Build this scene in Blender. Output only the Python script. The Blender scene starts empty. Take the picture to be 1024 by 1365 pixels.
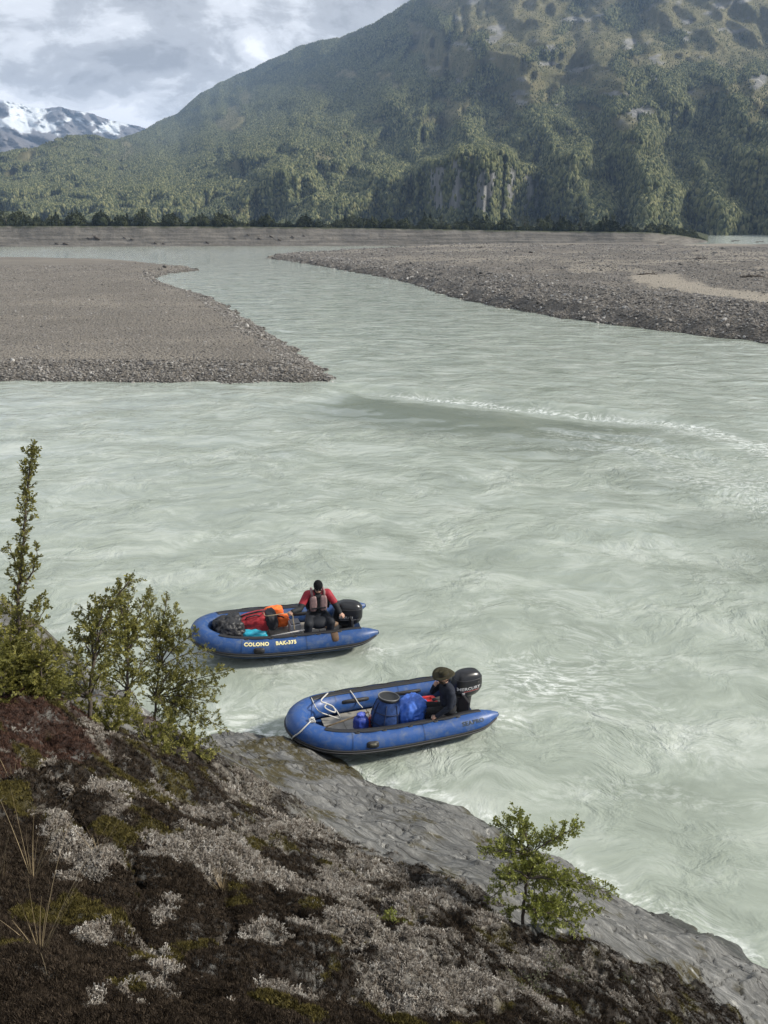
import bpy, bmesh, math, random
import numpy as np
from mathutils import Vector, Matrix, Euler
from mathutils.bvhtree import BVHTree

random.seed(7)
RNG = np.random.default_rng(11)
scene = bpy.context.scene
COL = scene.collection
R = math.radians

# ------------------------------------------------------------------ camera
FPX, CAM_H, HORIZON = 1031.0, 10.0, 295.0          # focal length in photo pixels, eye height over the river, eye-level row
PITCH = math.atan((682.5 - HORIZON) / FPX)
CP, SP = math.cos(PITCH), math.sin(PITCH)
cam_data = bpy.data.cameras.new('camera')
cam = bpy.data.objects.new('camera', cam_data)
COL.objects.link(cam)
cam.location = (0, 0, CAM_H)
cam.rotation_euler = (math.pi / 2 - PITCH, 0, 0)
cam_data.sensor_fit = 'VERTICAL'
cam_data.sensor_height = 24.0
cam_data.lens = 24.0 * FPX / 1365.0
cam_data.clip_start = 0.05
cam_data.clip_end = 40000
scene.camera = cam

# ------------------------------------------------------------------ sky and sun
SUN_AZ, SUN_EL = R(90), R(33)       # azimuth measured from the view direction to the right
world = bpy.data.worlds.new('World')
scene.world = world
world.use_nodes = True


def build_world():
    nt = world.node_tree
    nt.nodes.clear()
    N, L = nt.nodes.new, nt.links.new
    out = N('ShaderNodeOutputWorld')
    bg = N('ShaderNodeBackground')
    L(bg.outputs[0], out.inputs[0])
    bg.inputs[1].default_value = 0.1
    sky = N('ShaderNodeTexSky')
    sky.sky_type = 'NISHITA'
    sky.sun_disc = False
    sky.sun_elevation = SUN_EL
    sky.sun_rotation = SUN_AZ
    sky.air_density = 1.2
    sky.dust_density = 1.0
    tc = N('ShaderNodeTexCoord')
    sep = N('ShaderNodeSeparateXYZ')
    L(tc.outputs['Generated'], sep.inputs[0])
    # project the view direction on a flat cloud deck
    zc = N('ShaderNodeMath'); zc.operation = 'MAXIMUM'; L(sep.outputs[2], zc.inputs[0]); zc.inputs[1].default_value = 0.0
    za = N('ShaderNodeMath'); za.operation = 'ADD'; L(zc.outputs[0], za.inputs[0]); za.inputs[1].default_value = 0.30
    comb = N('ShaderNodeCombineXYZ')
    for i in (0, 1):
        d = N('ShaderNodeMath'); d.operation = 'DIVIDE'
        L(sep.outputs[i], d.inputs[0]); L(za.outputs[0], d.inputs[1]); L(d.outputs[0], comb.inputs[i])

    def noise(scale, detail, rough, dist, off):
        mp = N('ShaderNodeMapping'); L(comb.outputs[0], mp.inputs[0])
        mp.inputs['Location'].default_value = off
        n = N('ShaderNodeTexNoise'); n.noise_dimensions = '2D'; L(mp.outputs[0], n.inputs[0])
        n.inputs['Scale'].default_value = scale; n.inputs['Detail'].default_value = detail
        n.inputs['Roughness'].default_value = rough; n.inputs['Distortion'].default_value = dist
        return n.outputs[0]

    def ramp(src, stops):
        r = N('ShaderNodeValToRGB'); L(src, r.inputs[0])
        e = r.color_ramp.elements
        while len(e) < len(stops): e.new(0.5)
        for k, (p, c) in enumerate(stops):
            e[k].position = p; e[k].color = (*c, 1)
        r.color_ramp.interpolation = 'EASE'
        return r.outputs[0]
    big = noise(1.7, 7, 0.58, 0.25, (CLOUD_OFF[0], CLOUD_OFF[1], 0.0))
    fine = noise(7.5, 6, 0.62, 0.3, (1.7, 9.1, 2.0))
    mixn = N('ShaderNodeMath'); mixn.operation = 'MULTIPLY_ADD'
    L(fine, mixn.inputs[0]); mixn.inputs[1].default_value = 0.36; L(big, mixn.inputs[2])
    # the deck thins towards the horizon, all round
    lift = N('ShaderNodeMapRange'); lift.interpolation_type = 'SMOOTHSTEP'
    L(sep.outputs[2], lift.inputs[0])
    lift.inputs[1].default_value = 0.05; lift.inputs[2].default_value = 0.17; lift.inputs[3].default_value = 0.27; lift.inputs[4].default_value = 0.0
    mixl = N('ShaderNodeMath'); mixl.operation = 'ADD'; L(mixn.outputs[0], mixl.inputs[0]); L(lift.outputs[0], mixl.inputs[1])
    mixn = mixl
    k = 10.0   # the background strength is 0.1
    cl = ramp(mixn.outputs[0], [(0.52, (.34 * k, .36 * k, .395 * k)), (0.63, (.49 * k, .515 * k, .555 * k)),
                                (0.74, (.78 * k, .81 * k, .86 * k)), (0.84, (1.05 * k, 1.07 * k, 1.10 * k))])
    cover = ramp(noise(1.6, 6, 0.55, 0.3, (7.3, -2.2, 4.0)), [(0.26, (0, 0, 0)), (0.36, (1, 1, 1))])
    mx = N('ShaderNodeMix'); mx.data_type = 'RGBA'
    L(cover, mx.inputs[0]); L(sky.outputs[0], mx.inputs[6]); L(cl, mx.inputs[7])
    L(mx.outputs[2], bg.inputs[0])


CLOUD_OFF = (3.1, 0.4)
build_world()
world.cycles.sampling_method = 'MANUAL'
world.cycles.sample_map_resolution = 256
sun_data = bpy.data.lights.new('sun', 'SUN')
sun_data.energy = 5.0
sun_data.angle = R(6)
sun_data.color = (1.0, 0.94, 0.83)
sun = bpy.data.objects.new('sun', sun_data)
COL.objects.link(sun)
to_sun = Vector((math.cos(SUN_EL) * math.sin(SUN_AZ), math.cos(SUN_EL) * math.cos(SUN_AZ), math.sin(SUN_EL)))
sun.rotation_euler = to_sun.to_track_quat('Z', 'Y').to_euler()
sun.location = to_sun * 60

vs = scene.view_settings
scene.display_settings.display_device = 'sRGB'
vs.view_transform = 'Standard'
vs.look = 'None'
vs.exposure = 0.27
vs.gamma = 1.0
vs.use_curve_mapping = False
scene.cycles.max_bounces = 6
scene.cycles.diffuse_bounces = 2
scene.cycles.glossy_bounces = 2
scene.cycles.transmission_bounces = 3
scene.cycles.volume_bounces = 0
scene.cycles.transparent_max_bounces = 6
scene.cycles.use_denoising = True


# ------------------------------------------------------------------ geometry of the place
def ray(px, py):
    u, v = (px - 512.0) / FPX, (py - 682.5) / FPX
    return np.array([u, CP - v * SP, -(v * CP + SP)])       # per metre of depth


def at(px, py, depth):
    return ray(px, py) * depth + np.array([0, 0, CAM_H])


def on(px, py, z=0.0):
    r = ray(px, py)
    return r * ((z - CAM_H) / r[2]) + np.array([0, 0, CAM_H])


def to_px(X, Y, Z):
    dz = Z - CAM_H
    d = Y * CP - dz * SP
    v = (-dz * CP - Y * SP) / d
    return 512 + FPX * X / d, 682.5 + FPX * v, d


def az_of(px):                                             # ground direction of a photo column at eye level
    return np.arctan2((np.asarray(px, float) - 512.0) / FPX, 1.0 / CP)


# ------------------------------------------------------------------ noise
def _hash(ix, iy, seed):
    h = (ix.astype(np.int64) * 374761393 + iy.astype(np.int64) * 668265263 + seed * 1274126177) & 0xFFFFFFFF
    h = ((h ^ (h >> 13)) * 1274126177) & 0xFFFFFFFF
    h = (h ^ (h >> 16)) & 0xFFFFFFFF
    return h / 4294967295.0


def vnoise(x, y, seed=0):
    x = np.asarray(x, float); y = np.asarray(y, float)
    ix, iy = np.floor(x), np.floor(y)
    fx, fy = x - ix, y - iy
    ix = ix.astype(np.int64); iy = iy.astype(np.int64)
    fx = fx * fx * fx * (fx * (fx * 6 - 15) + 10); fy = fy * fy * fy * (fy * (fy * 6 - 15) + 10)

    def g(i, j, dx, dy):
        a = _hash(i, j, seed) * 6.2831853
        return np.cos(a) * dx + np.sin(a) * dy
    rx, ry = x - np.floor(x), y - np.floor(y)
    a = g(ix, iy, rx, ry); b = g(ix + 1, iy, rx - 1, ry)
    c = g(ix, iy + 1, rx, ry - 1); d = g(ix + 1, iy + 1, rx - 1, ry - 1)
    return 1.4 * (a + (b - a) * fx + (c - a) * fy + (a - b - c + d) * fx * fy)


def fbm(x, y, octaves=5, seed=0, gain=0.5, lac=2.03):
    s, amp = 0.0, 1.0
    for o in range(octaves):
        s = s + amp * vnoise(x, y, seed + o * 17)
        x = np.asarray(x) * lac + 3.7; y = np.asarray(y) * lac - 1.9
        amp *= gain
    return s


def sstep(a, b, x):
    t = np.clip((np.asarray(x, float) - a) / (b - a), 0, 1)
    return t * t * (3 - 2 * t)


def poly_sdf(X, Y, poly):
    """signed distance to a polygon, positive inside"""
    P = np.asarray(poly, float)
    X = np.asarray(X, float); Y = np.asarray(Y, float)
    d2 = np.full(X.shape, 1e18); inside = np.zeros(X.shape, bool)
    for i in range(len(P)):
        a, b = P[i], P[(i + 1) % len(P)]
        ex, ey = b - a
        wx, wy = X - a[0], Y - a[1]
        t = np.clip((wx * ex + wy * ey) / (ex * ex + ey * ey + 1e-12), 0, 1)
        d2 = np.minimum(d2, (wx - ex * t) ** 2 + (wy - ey * t) ** 2)
        if ey != 0:
            cond = ((a[1] <= Y) & (Y < b[1])) | ((b[1] <= Y) & (Y < a[1]))
            xi = a[0] + (Y - a[1]) * ex / ey
            inside ^= cond & (X < xi)
    return np.where(inside, 1, -1) * np.sqrt(d2)


# ------------------------------------------------------------------ materials
class Mat:
    def __init__(self, name, rough=0.8, spec=0.3):
        self.m = bpy.data.materials.new(name)
        self.m.use_nodes = True
        self.nt = self.m.node_tree
        self.b = self.nt.nodes['Principled BSDF']
        self.out = self.nt.nodes['Material Output']
        self.b.inputs['Roughness'].default_value = rough
        self.b.inputs['Specular IOR Level'].default_value = spec
        self._co = None

    def N(self, t, **kw):
        n = self.nt.nodes.new(t)
        for k, v in kw.items(): setattr(n, k, v)
        return n

    def L(self, a, b): self.nt.links.new(a, b)

    def co(self, scale=(1, 1, 1), rot=(0, 0, 0), loc=(0, 0, 0), src='Object'):
        tc = self.N('ShaderNodeTexCoord')
        mp = self.N('ShaderNodeMapping')
        self.L(tc.outputs[src], mp.inputs[0])
        mp.inputs['Scale'].default_value = scale
        mp.inputs['Rotation'].default_value = rot
        mp.inputs['Location'].default_value = loc
        return mp.outputs[0]

    def noise(self, scale, detail=4, rough=0.55, dist=0.0, co=None):
        n = self.N('ShaderNodeTexNoise')
        self.L(co if co is not None else self.co(), n.inputs[0])
        n.inputs['Scale'].default_value = scale; n.inputs['Detail'].default_value = detail
        n.inputs['Roughness'].default_value = rough; n.inputs['Distortion'].default_value = dist
        return n.outputs[0]

    def voronoi(self, scale, feature='F1', co=None, rand=1.0):
        n = self.N('ShaderNodeTexVoronoi', feature=feature)
        self.L(co if co is not None else self.co(), n.inputs[0])
        n.inputs['Scale'].default_value = scale
        n.inputs['Randomness'].default_value = rand
        return n.outputs[0]

    def ramp(self, src, stops, interp='LINEAR'):
        r = self.N('ShaderNodeValToRGB')
        self.L(src, r.inputs[0])
        e = r.color_ramp.elements
        while len(e) < len(stops): e.new(0.5)
        for k, (p, c) in enumerate(stops):
            e[k].position = p
            e[k].color = (*c, 1) if not isinstance(c, (int, float)) else (c, c, c, 1)
        r.color_ramp.interpolation = interp
        return r.outputs[0]

    def mix(self, fac, a, b, mode='MIX'):
        n = self.N('ShaderNodeMix', data_type='RGBA', blend_type=mode)
        for s, i in ((fac, 0), (a, 6), (b, 7)):
            if isinstance(s, bpy.types.NodeSocket): self.L(s, n.inputs[i])
            elif i == 0: n.inputs[0].default_value = s
            else: n.inputs[i].default_value = (*s, 1)
        return n.outputs[2]

    def math(self, op, a, b=0.0, c=None, clamp=False):
        n = self.N('ShaderNodeMath', operation=op, use_clamp=clamp)
        for s, i in ((a, 0), (b, 1), (c, 2)):
            if s is None: continue
            if isinstance(s, bpy.types.NodeSocket): self.L(s, n.inputs[i])
            else: n.inputs[i].default_value = s
        return n.outputs[0]

    def attr(self, name, kind='GEOMETRY'):
        n = self.N('ShaderNodeAttribute', attribute_name=name, attribute_type=kind)
        return n.outputs['Fac']

    def rand(self):
        return self.N('ShaderNodeObjectInfo').outputs['Random']

    def color(self, c):
        s = self.b.inputs['Base Color']
        if isinstance(c, bpy.types.NodeSocket): self.L(c, s)
        else: s.default_value = (*c, 1)
        return self

    def bump(self, h, strength=0.5, dist=0.02):
        n = self.N('ShaderNodeBump')
        n.inputs['Distance'].default_value = dist
        if isinstance(strength, bpy.types.NodeSocket): self.L(strength, n.inputs['Strength'])
        else: n.inputs['Strength'].default_value = strength
        self.L(h, n.inputs['Height'])
        if self.b.inputs['Normal'].is_linked:
            self.L(self.b.inputs['Normal'].links[0].from_socket, n.inputs['Normal'])
        self.L(n.outputs[0], self.b.inputs['Normal'])
        return self


MATS = {}


def plain(name, col, rough=0.6, spec=0.4, var=0.12, scale=9.0, bump=0.0, bscale=60, metallic=0.0):
    """a material with faint mottling and grain"""
    if name in MATS: return MATS[name]
    m = Mat(name, rough, spec)
    lo = tuple(c * (1 - var) for c in col); hi = tuple(min(1, c * (1 + var)) for c in col)
    m.color(m.ramp(m.noise(scale, 5, 0.6), [(0.3, lo), (0.7, hi)]))
    m.b.inputs['Metallic'].default_value = metallic
    if bump: m.bump(m.noise(bscale, 4, 0.6), bump, 0.01)
    MATS[name] = m.m
    return m.m


# ------------------------------------------------------------------ object helpers
def tag(o, label=None, cat=None, group=None, kind=None):
    if label: o['label'] = label
    if cat: o['category'] = cat
    if group: o['group'] = group
    if kind: o['kind'] = kind
    return o


def link(o, parent=None):
    COL.objects.link(o)
    if parent is not None: o.parent = parent
    return o


def empty(name, loc=(0, 0, 0), rot=(0, 0, 0), parent=None):
    o = bpy.data.objects.new(name, None)
    o.location = loc; o.rotation_euler = rot; o.empty_display_size = 0.2
    return link(o, parent)


def mesh_obj(name, verts, faces, mat, parent=None, smooth=True, linked=True):
    me = bpy.data.meshes.new(name)
    me.from_pydata([tuple(map(float, v)) for v in verts] if not isinstance(verts, np.ndarray) else verts.tolist(), [], faces)
    if smooth: me.polygons.foreach_set('use_smooth', [True] * len(me.polygons))
    for mm in (mat if isinstance(mat, (list, tuple)) else [mat]):
        if mm: me.materials.append(mm)
    me.update()
    o = bpy.data.objects.new(name, me)
    if linked: link(o, parent)
    return o


def grid_obj(name, X, Y, Z, mat, attrs=None, smooth=True):
    """a sheet from 2-D arrays of world coordinates (rows, columns)"""
    nr, nc = X.shape
    co = np.stack([X, Y, Z], -1).reshape(-1, 3).astype(np.float32)
    me = bpy.data.meshes.new(name)
    i = np.arange(nr * nc).reshape(nr, nc)
    q = np.stack([i[:-1, :-1], i[:-1, 1:], i[1:, 1:], i[1:, :-1]], -1).reshape(-1, 4)
    me.vertices.add(len(co)); me.vertices.foreach_set('co', co.ravel())
    me.loops.add(q.size); me.loops.foreach_set('vertex_index', q.ravel().astype(np.int32))
    me.polygons.add(len(q)); me.polygons.foreach_set('loop_start', (np.arange(len(q)) * 4).astype(np.int32))
    me.update(calc_edges=True)
    me.polygons.foreach_set('use_smooth', np.full(len(q), smooth))
    for k, v in (attrs or {}).items():
        a = me.attributes.new(k, 'FLOAT', 'POINT')
        a.data.foreach_set('value', np.asarray(v, np.float32).ravel())
    me.materials.append(mat)
    me.validate()
    o = bpy.data.objects.new(name, me)
    return link(o)


def scatter(name, pts, rots, scales, sources, idx, mat=None):
    """many copies of a few small meshes as one mass (instances on points)"""
    me = bpy.data.meshes.new(name)
    n = len(pts)
    me.vertices.add(n); me.vertices.foreach_set('co', np.asarray(pts, np.float32).ravel())
    a = me.attributes.new('rot', 'FLOAT_VECTOR', 'POINT'); a.data.foreach_set('vector', np.asarray(rots, np.float32).ravel())
    a = me.attributes.new('scl', 'FLOAT_VECTOR', 'POINT'); a.data.foreach_set('vector', np.asarray(scales, np.float32).ravel())
    a = me.attributes.new('idx', 'INT', 'POINT'); a.data.foreach_set('value', np.asarray(idx, np.int32))
    o = bpy.data.objects.new(name, me)
    link(o)
    ng = bpy.data.node_groups.new(name + '_nodes', 'GeometryNodeTree')
    ng.interface.new_socket('Geometry', in_out='INPUT', socket_type='NodeSocketGeometry')
    ng.interface.new_socket('Geometry', in_out='OUTPUT', socket_type='NodeSocketGeometry')
    N, Lk = ng.nodes.new, ng.links.new
    gi, go = N('NodeGroupInput'), N('NodeGroupOutput')
    join = N('GeometryNodeJoinGeometry')

    def named(nm, ty):
        x = N('GeometryNodeInputNamedAttribute'); x.data_type = ty; x.inputs[0].default_value = nm
        return x.outputs[0]
    rot, scl, ix = named('rot', 'FLOAT_VECTOR'), named('scl', 'FLOAT_VECTOR'), named('idx', 'INT')
    e2r = N('FunctionNodeEulerToRotation'); Lk(rot, e2r.inputs[0])
    for k, src in enumerate(sources):
        oi = N('GeometryNodeObjectInfo'); oi.inputs['Object'].default_value = src
        oi.inputs['As Instance'].default_value = True
        cmp = N('FunctionNodeCompare'); cmp.data_type = 'INT'; cmp.operation = 'EQUAL'
        ins = [s for s in cmp.inputs if s.enabled or s.type == 'INT']
        ints = [s for s in cmp.inputs if s.type == 'INT']
        Lk(ix, ints[0]); ints[1].default_value = k
        iop = N('GeometryNodeInstanceOnPoints')
        Lk(gi.outputs[0], iop.inputs['Points']); Lk(cmp.outputs[0], iop.inputs['Selection'])
        Lk(oi.outputs['Geometry'], iop.inputs['Instance'])
        Lk(e2r.outputs[0], iop.inputs['Rotation']); Lk(scl, iop.inputs['Scale'])
        Lk(iop.outputs[0], join.inputs[0])
    Lk(join.outputs[0], go.inputs[0])
    md = o.modifiers.new('scatter', 'NODES'); md.node_group = ng
    return o


def tube(path, radii, seg=8, cap=True):
    """tapered tube along a polyline -> verts, faces"""
    P = [Vector(p) for p in path]
    n = len(P)
    if isinstance(radii, (int, float)): radii = [radii] * n
    V, Fc = [], []
    t0 = (P[1] - P[0]).normalized()
    up = Vector((0, 0, 1)) if abs(t0.z) < 0.9 else Vector((1, 0, 0))
    nrm = (up - t0 * up.dot(t0)).normalized()
    for i in range(n):
        t = (P[min(i + 1, n - 1)] - P[max(i - 1, 0)])
        t = t.normalized() if t.length > 1e-9 else t0
        nrm = nrm - t * nrm.dot(t)
        nrm = nrm.normalized() if nrm.length > 1e-6 else t.orthogonal().normalized()
        bn = t.cross(nrm)
        for k in range(seg):
            a = 2 * math.pi * k / seg
            V.append(P[i] + (nrm * math.cos(a) + bn * math.sin(a)) * radii[i])
    for i in range(n - 1):
        for k in range(seg):
            k2 = (k + 1) % seg
            Fc.append((i * seg + k, i * seg + k2, (i + 1) * seg + k2, (i + 1) * seg + k))
    if cap:
        Fc.append(tuple(range(seg - 1, -1, -1)))
        Fc.append(tuple((n - 1) * seg + k for k in range(seg)))
    return V, Fc


class MB:
    """collects shapes into one mesh"""
    def __init__(self): self.V, self.F, self.M = [], [], []

    def add(self, V, Fc, mi=0):
        o = len(self.V)
        self.V += [tuple(v) for v in V]
        self.F += [tuple(i + o for i in f) for f in Fc]
        self.M += [mi] * len(Fc)
        return self

    def tube(self, path, radii, seg=8, cap=True, mi=0): return self.add(*tube(path, radii, seg, cap), mi)

    def box(self, c, s, rot=None, mi=0, bev=0.0):
        bm = bmesh.new()
        bmesh.ops.create_cube(bm, size=1)
        for v in bm.verts: v.co = Vector((v.co.x * s[0], v.co.y * s[1], v.co.z * s[2]))
        if bev: bmesh.ops.bevel(bm, geom=bm.edges[:], offset=bev, segments=2, affect='EDGES', profile=0.5)
        M = (rot.to_matrix() if isinstance(rot, Euler) else rot) if rot is not None else None
        bm.verts.index_update()
        V = [((M @ v.co) if M is not None else v.co) + Vector(c) for v in bm.verts]
        Fc = [tuple(v.index for v in f.verts) for f in bm.faces]
        bm.free()
        return self.add(V, Fc, mi)

    def blob(self, c, s, sub=3, fn=None, rot=None, mi=0, power=2.0):
        bm = bmesh.new()
        bmesh.ops.create_icosphere(bm, subdivisions=sub, radius=1)
        bm.verts.index_update()
        V = []
        for v in bm.verts:
            d = v.co.normalized()
            if power != 2.0:
                q = (abs(d.x) ** power + abs(d.y) ** power + abs(d.z) ** power) ** (-1 / power)
                d = d * q
            if fn: d = fn(d)
            d = Vector((d.x * s[0], d.y * s[1], d.z * s[2]))
            if rot is not None: d = rot @ d
            V.append(d + Vector(c))
        Fc = [tuple(v.index for v in f.verts) for f in bm.faces]
        bm.free()
        return self.add(V, Fc, mi)

    def build(self, name, mat, parent=None, smooth=True, linked=True):
        o = mesh_obj(name, self.V, self.F, mat, parent, smooth, linked)
        if any(self.M): o.data.polygons.foreach_set('material_index', self.M)
        return o


def smooth_path(pts, n=8):
    """Catmull-Rom through points"""
    P = [np.array(p, float) for p in pts]
    P = [2 * P[0] - P[1]] + P + [2 * P[-1] - P[-2]]
    out = []
    for i in range(1, len(P) - 2):
        a, b, c, d = P[i - 1:i + 3]
        for k in range(n):
            t = k / n
            out.append(0.5 * ((2 * b) + (c - a) * t + (2 * a - 5 * b + 4 * c - d) * t * t + (3 * b - 3 * c + d - a) * t ** 3))
    out.append(P[-2])
    return out

# =================================================================== RIVER
def wave_line_pts():
    return [on(x, y)[:2] for x, y in [(430, 512), (500, 519), (560, 525), (640, 533), (700, 540), (770, 548), (830, 555), (900, 564), (960, 578), (1030, 600), (1120, 628)]]


def seg_dist(X, Y, line):
    """distance to a polyline, signed: positive on the camera's side; also the share along it"""
    best = np.full(X.shape, 1e18); sgn = np.ones(X.shape); par = np.zeros(X.shape)
    n = len(line) - 1
    for i in range(n):
        a, b = np.array(line[i]), np.array(line[i + 1])
        e = b - a
        wx, wy = X - a[0], Y - a[1]
        t = np.clip((wx * e[0] + wy * e[1]) / (e @ e), 0, 1)
        d = np.hypot(wx - e[0] * t, wy - e[1] * t)
        m = d < best
        best = np.where(m, d, best)
        sgn = np.where(m, np.sign(-(e[0] * wy - e[1] * wx)), sgn)
        par = np.where(m, (i + t) / n, par)
    return best * sgn, par


def build_water():
    m = Mat('silty_water', 0.06, 0.5)
    m.b.inputs['IOR'].default_value = 1.33
    fl = m.N('ShaderNodeAttribute', attribute_name='flow', attribute_type='GEOMETRY')

    def stretched(sx, sy, loc=(0, 0, 0)):
        mp = m.N('ShaderNodeMapping'); m.L(fl.outputs['Vector'], mp.inputs[0])
        mp.inputs['Scale'].default_value = (sx, sy, 1); mp.inputs['Location'].default_value = loc
        return mp.outputs[0]

    def n2(scale, detail, rough, dist, co):
        s_ = m.noise(scale, detail, rough, dist, co); s_.node.noise_dimensions = '2D'
        return s_
    silt = n2(0.55, 5, 0.6, 0.4, stretched(0.55, 1.0))
    silt2 = n2(2.1, 4, 0.6, 0.5, stretched(0.5, 1.0, (4, 2, 0)))
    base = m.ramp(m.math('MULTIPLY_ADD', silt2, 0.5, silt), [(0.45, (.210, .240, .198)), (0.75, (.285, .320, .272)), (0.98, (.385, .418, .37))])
    base = m.mix(m.math('MULTIPLY', m.attr('clear'), .95, clamp=True), base, (.165, .19, .155))  # 'clear' masks the mountain's dark reflection, painted into the base colour
    foam = m.attr('foam')
    fn = m.math('MULTIPLY', foam, m.ramp(n2(5.5, 5, 0.72, 0.3, stretched(0.6, 1.1)), [(0.46, 0.0), (0.64, 1.0)]), clamp=True)
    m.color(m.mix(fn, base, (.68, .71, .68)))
    calm = m.attr('calm')
    st = m.math('SUBTRACT', 1.0, calm, clamp=True)
    rp = m.attr('ripple')
    m.bump(n2(0.75, 3, 0.55, 0.3, stretched(0.42, 1.0)), m.math('MULTIPLY', st, m.math('MULTIPLY', rp, 0.75)), 0.22)
    pat = m.ramp(n2(0.33, 4, .6, .5, stretched(.6, 1.0, (8, 1, 0))), [(.38, .12), (.62, 1.0)])
    st = m.math('MULTIPLY', st, pat)
    m.bump(n2(2.4, 4, 0.6, 0.3, stretched(0.6, 1.0, (3, 7, 0))), m.math('MULTIPLY', st, 0.95), 0.12)
    m.bump(n2(8.0, 3, 0.62, 0.2, stretched(0.7, 1.0, (1, 3, 0))), m.math('MULTIPLY', st, 0.45), 0.018)
    m.L(m.math('MULTIPLY_ADD', fn, 0.4, 0.035), m.b.inputs['Roughness'])
    az = np.concatenate([np.linspace(-1.35, -0.62, 24)[:-1], np.linspace(-0.62, 0.62, 430), np.linspace(0.62, 1.35, 24)[1:]])
    rg = np.concatenate([np.geomspace(4.0, 420, 640)[:-1], np.geomspace(420, 14000, 40)])
    A, Rr = np.meshgrid(az, rg)
    X, Y = Rr * np.sin(A), Rr * np.cos(A)
    # turbulence: boils and small standing waves, flattened with distance
    wx = X + .9 * fbm(X * 0.16, Y * 0.16, 3, 5); wy = Y + .9 * fbm(X * 0.16 + 9, Y * 0.16, 3, 6)
    Z = 0.045 * fbm(wx * 0.28, wy * 0.55, 3, 21) + 0.016 * fbm(wx * 1.0, wy * 1.9, 3, 22) * sstep(-.4, .4, fbm(X * .15, Y * .25, 3, 23))
    Z *= sstep(260, 90, Rr)
    d, par = seg_dist(X, Y, wave_line_pts())
    strength = sstep(0.0, 0.10, par) * sstep(1.0, 0.55, par)
    crest = np.exp(-(d / 0.55) ** 2)
    trough = np.exp(-((d - 2.6) / 1.7) ** 2)
    late = sstep(0.9, 0.5, par)
    ripple2 = np.sin((d - 5.2 + 0.5 * fbm(X * .3, Y * .3, 3, 77)) * 2.2) * np.exp(-((d - 5.4) / 2.6) ** 2)
    drop = np.where(d > 0, np.exp(-np.clip(d, 0, 99) / 4.2), sstep(-1.7, 0, d))
    Z = Z * (1 - .85 * trough * late) - 0.40 * drop * strength * (.25 + .75 * late) + strength * .03 * np.exp(-((d + .9) / .8) ** 2) + 0.075 * ripple2 * sstep(0.35, 0.65, par) * sstep(1.0, .85, par)
    fade = sstep(380, 900, Rr)
    calm = np.clip(np.exp(-((d - 4.0) / 3.6) ** 4) * late * strength * 1.3, 0, 1) * 0.95
    foam = (np.exp(-((d + 0.20 + .25 * fbm(X * .5, Y * .5, 3, 85)) / 0.34) ** 2) * sstep(0.02, 0.3, par) * 1.7
            + 0.9 * np.exp(-((d - 0.6) / 0.9) ** 2) * sstep(0.55, 0.9, par)
            + 0.55 * np.exp(-((d - 5.5) / 2.2) ** 2) * sstep(0.35, 0.8, par))
    # mountain reflection painted dark along the seam where the two channels meet
    dark_refl = np.exp(-((d - 4.8 - 1.6 * fbm(X * .12, Y * .2, 4, 87)) / 4.6) ** 4) * sstep(.02, .16, par) * sstep(.95, .55, par) + .55 * sstep(.1, .5, fbm(X * .12, Y * .4, 4, 88)) * np.exp(-((d - 9.5) / 5.0) ** 2) * sstep(.3, .6, par)
    calm = np.maximum(calm, .85 * fade)
    # churned water behind the near motor and around the bows
    for (bx, by, r, k) in [(*on(715, 905)[:2], .8, .7), (*on(930, 990)[:2], .8, .35), (*on(780, 920)[:2], 1.0, .35), (*on(672, 958)[:2], .35, .9), (*on(575, 1000)[:2], .35, .5), (*on(505, 868)[:2], .3, .7), (*on(400, 880)[:2], .35, .4), (*on(255, 880)[:2], .5, .8), (*on(320, 970)[:2], 1.0, .5)]:
        foam += k * np.exp(-(((X - bx) / (1.5 * r)) ** 2 + ((Y - by) / r) ** 2))
    # brighter swirls where froth drifts across the pool
    fr = sstep(0.18, 0.62, fbm(wx * 0.28, wy * 0.75, 5, 31)) * sstep(60, 35, Rr)
    foam += 0.22 * fr
    # rapids in the channel behind the right bar
    foam += .9 * sstep(.36, .40, A) * sstep(300, 345, Rr)
    # trains of small standing waves trailing from the seam
    # lapping along the rock
    near = Rr < 19
    zr = np.full(X.shape, -9.0); zr[near] = ROCK0(X[near], Y[near])
    foam += .75 * np.exp(-((zr + .12 + .1 * fbm(X * 1.5, Y * 1.5, 3, 99)) / .14) ** 2)
    foam = np.clip(foam, 0, 1)
    ripple = (0.5 + 0.5 * sstep(35, 80, Rr) + .6 * sstep(80, 160, Rr))
    o = grid_obj('river', X, Y, Z, m.m, {'foam': foam, 'calm': calm, 'ripple': ripple, 'clear': np.clip(dark_refl, 0, 1)})  # 'clear' carries the painted dark reflection
    fx = X + .8 * fbm(X * .22, Y * .22, 3, 41) + .14 * fbm(X * .9, Y * .9, 2, 43)
    fy = Y + .8 * fbm(X * .22 + 5, Y * .22, 3, 42) + .14 * fbm(X * .9, Y * .9 + 8, 2, 44)
    a = o.data.attributes.new('flow', 'FLOAT_VECTOR', 'POINT')
    a.data.foreach_set('vector', np.stack([fx, fy, np.zeros_like(fx)], -1).astype(np.float32).ravel())
    return tag(o, kind='structure')


def build_ground():
    """the valley floor: one sheet under the river that reaches the horizon"""
    m = Mat('valley_ground', 0.95, 0.2)
    m.color(m.ramp(m.noise(0.02, 8, 0.6), [(0.3, (.06, .06, .05)), (0.7, (.14, .13, .11))]))
    az = np.linspace(-math.pi, math.pi, 97)
    rg = np.concatenate([[0.5], np.geomspace(30, 24000, 40)])
    A, Rr = np.meshgrid(az, rg)
    X, Y = Rr * np.sin(A), Rr * np.cos(A)
    Z = np.full(X.shape, -3.0)
    return tag(grid_obj('valley_ground', X, Y, Z, m.m), kind='structure')


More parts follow.
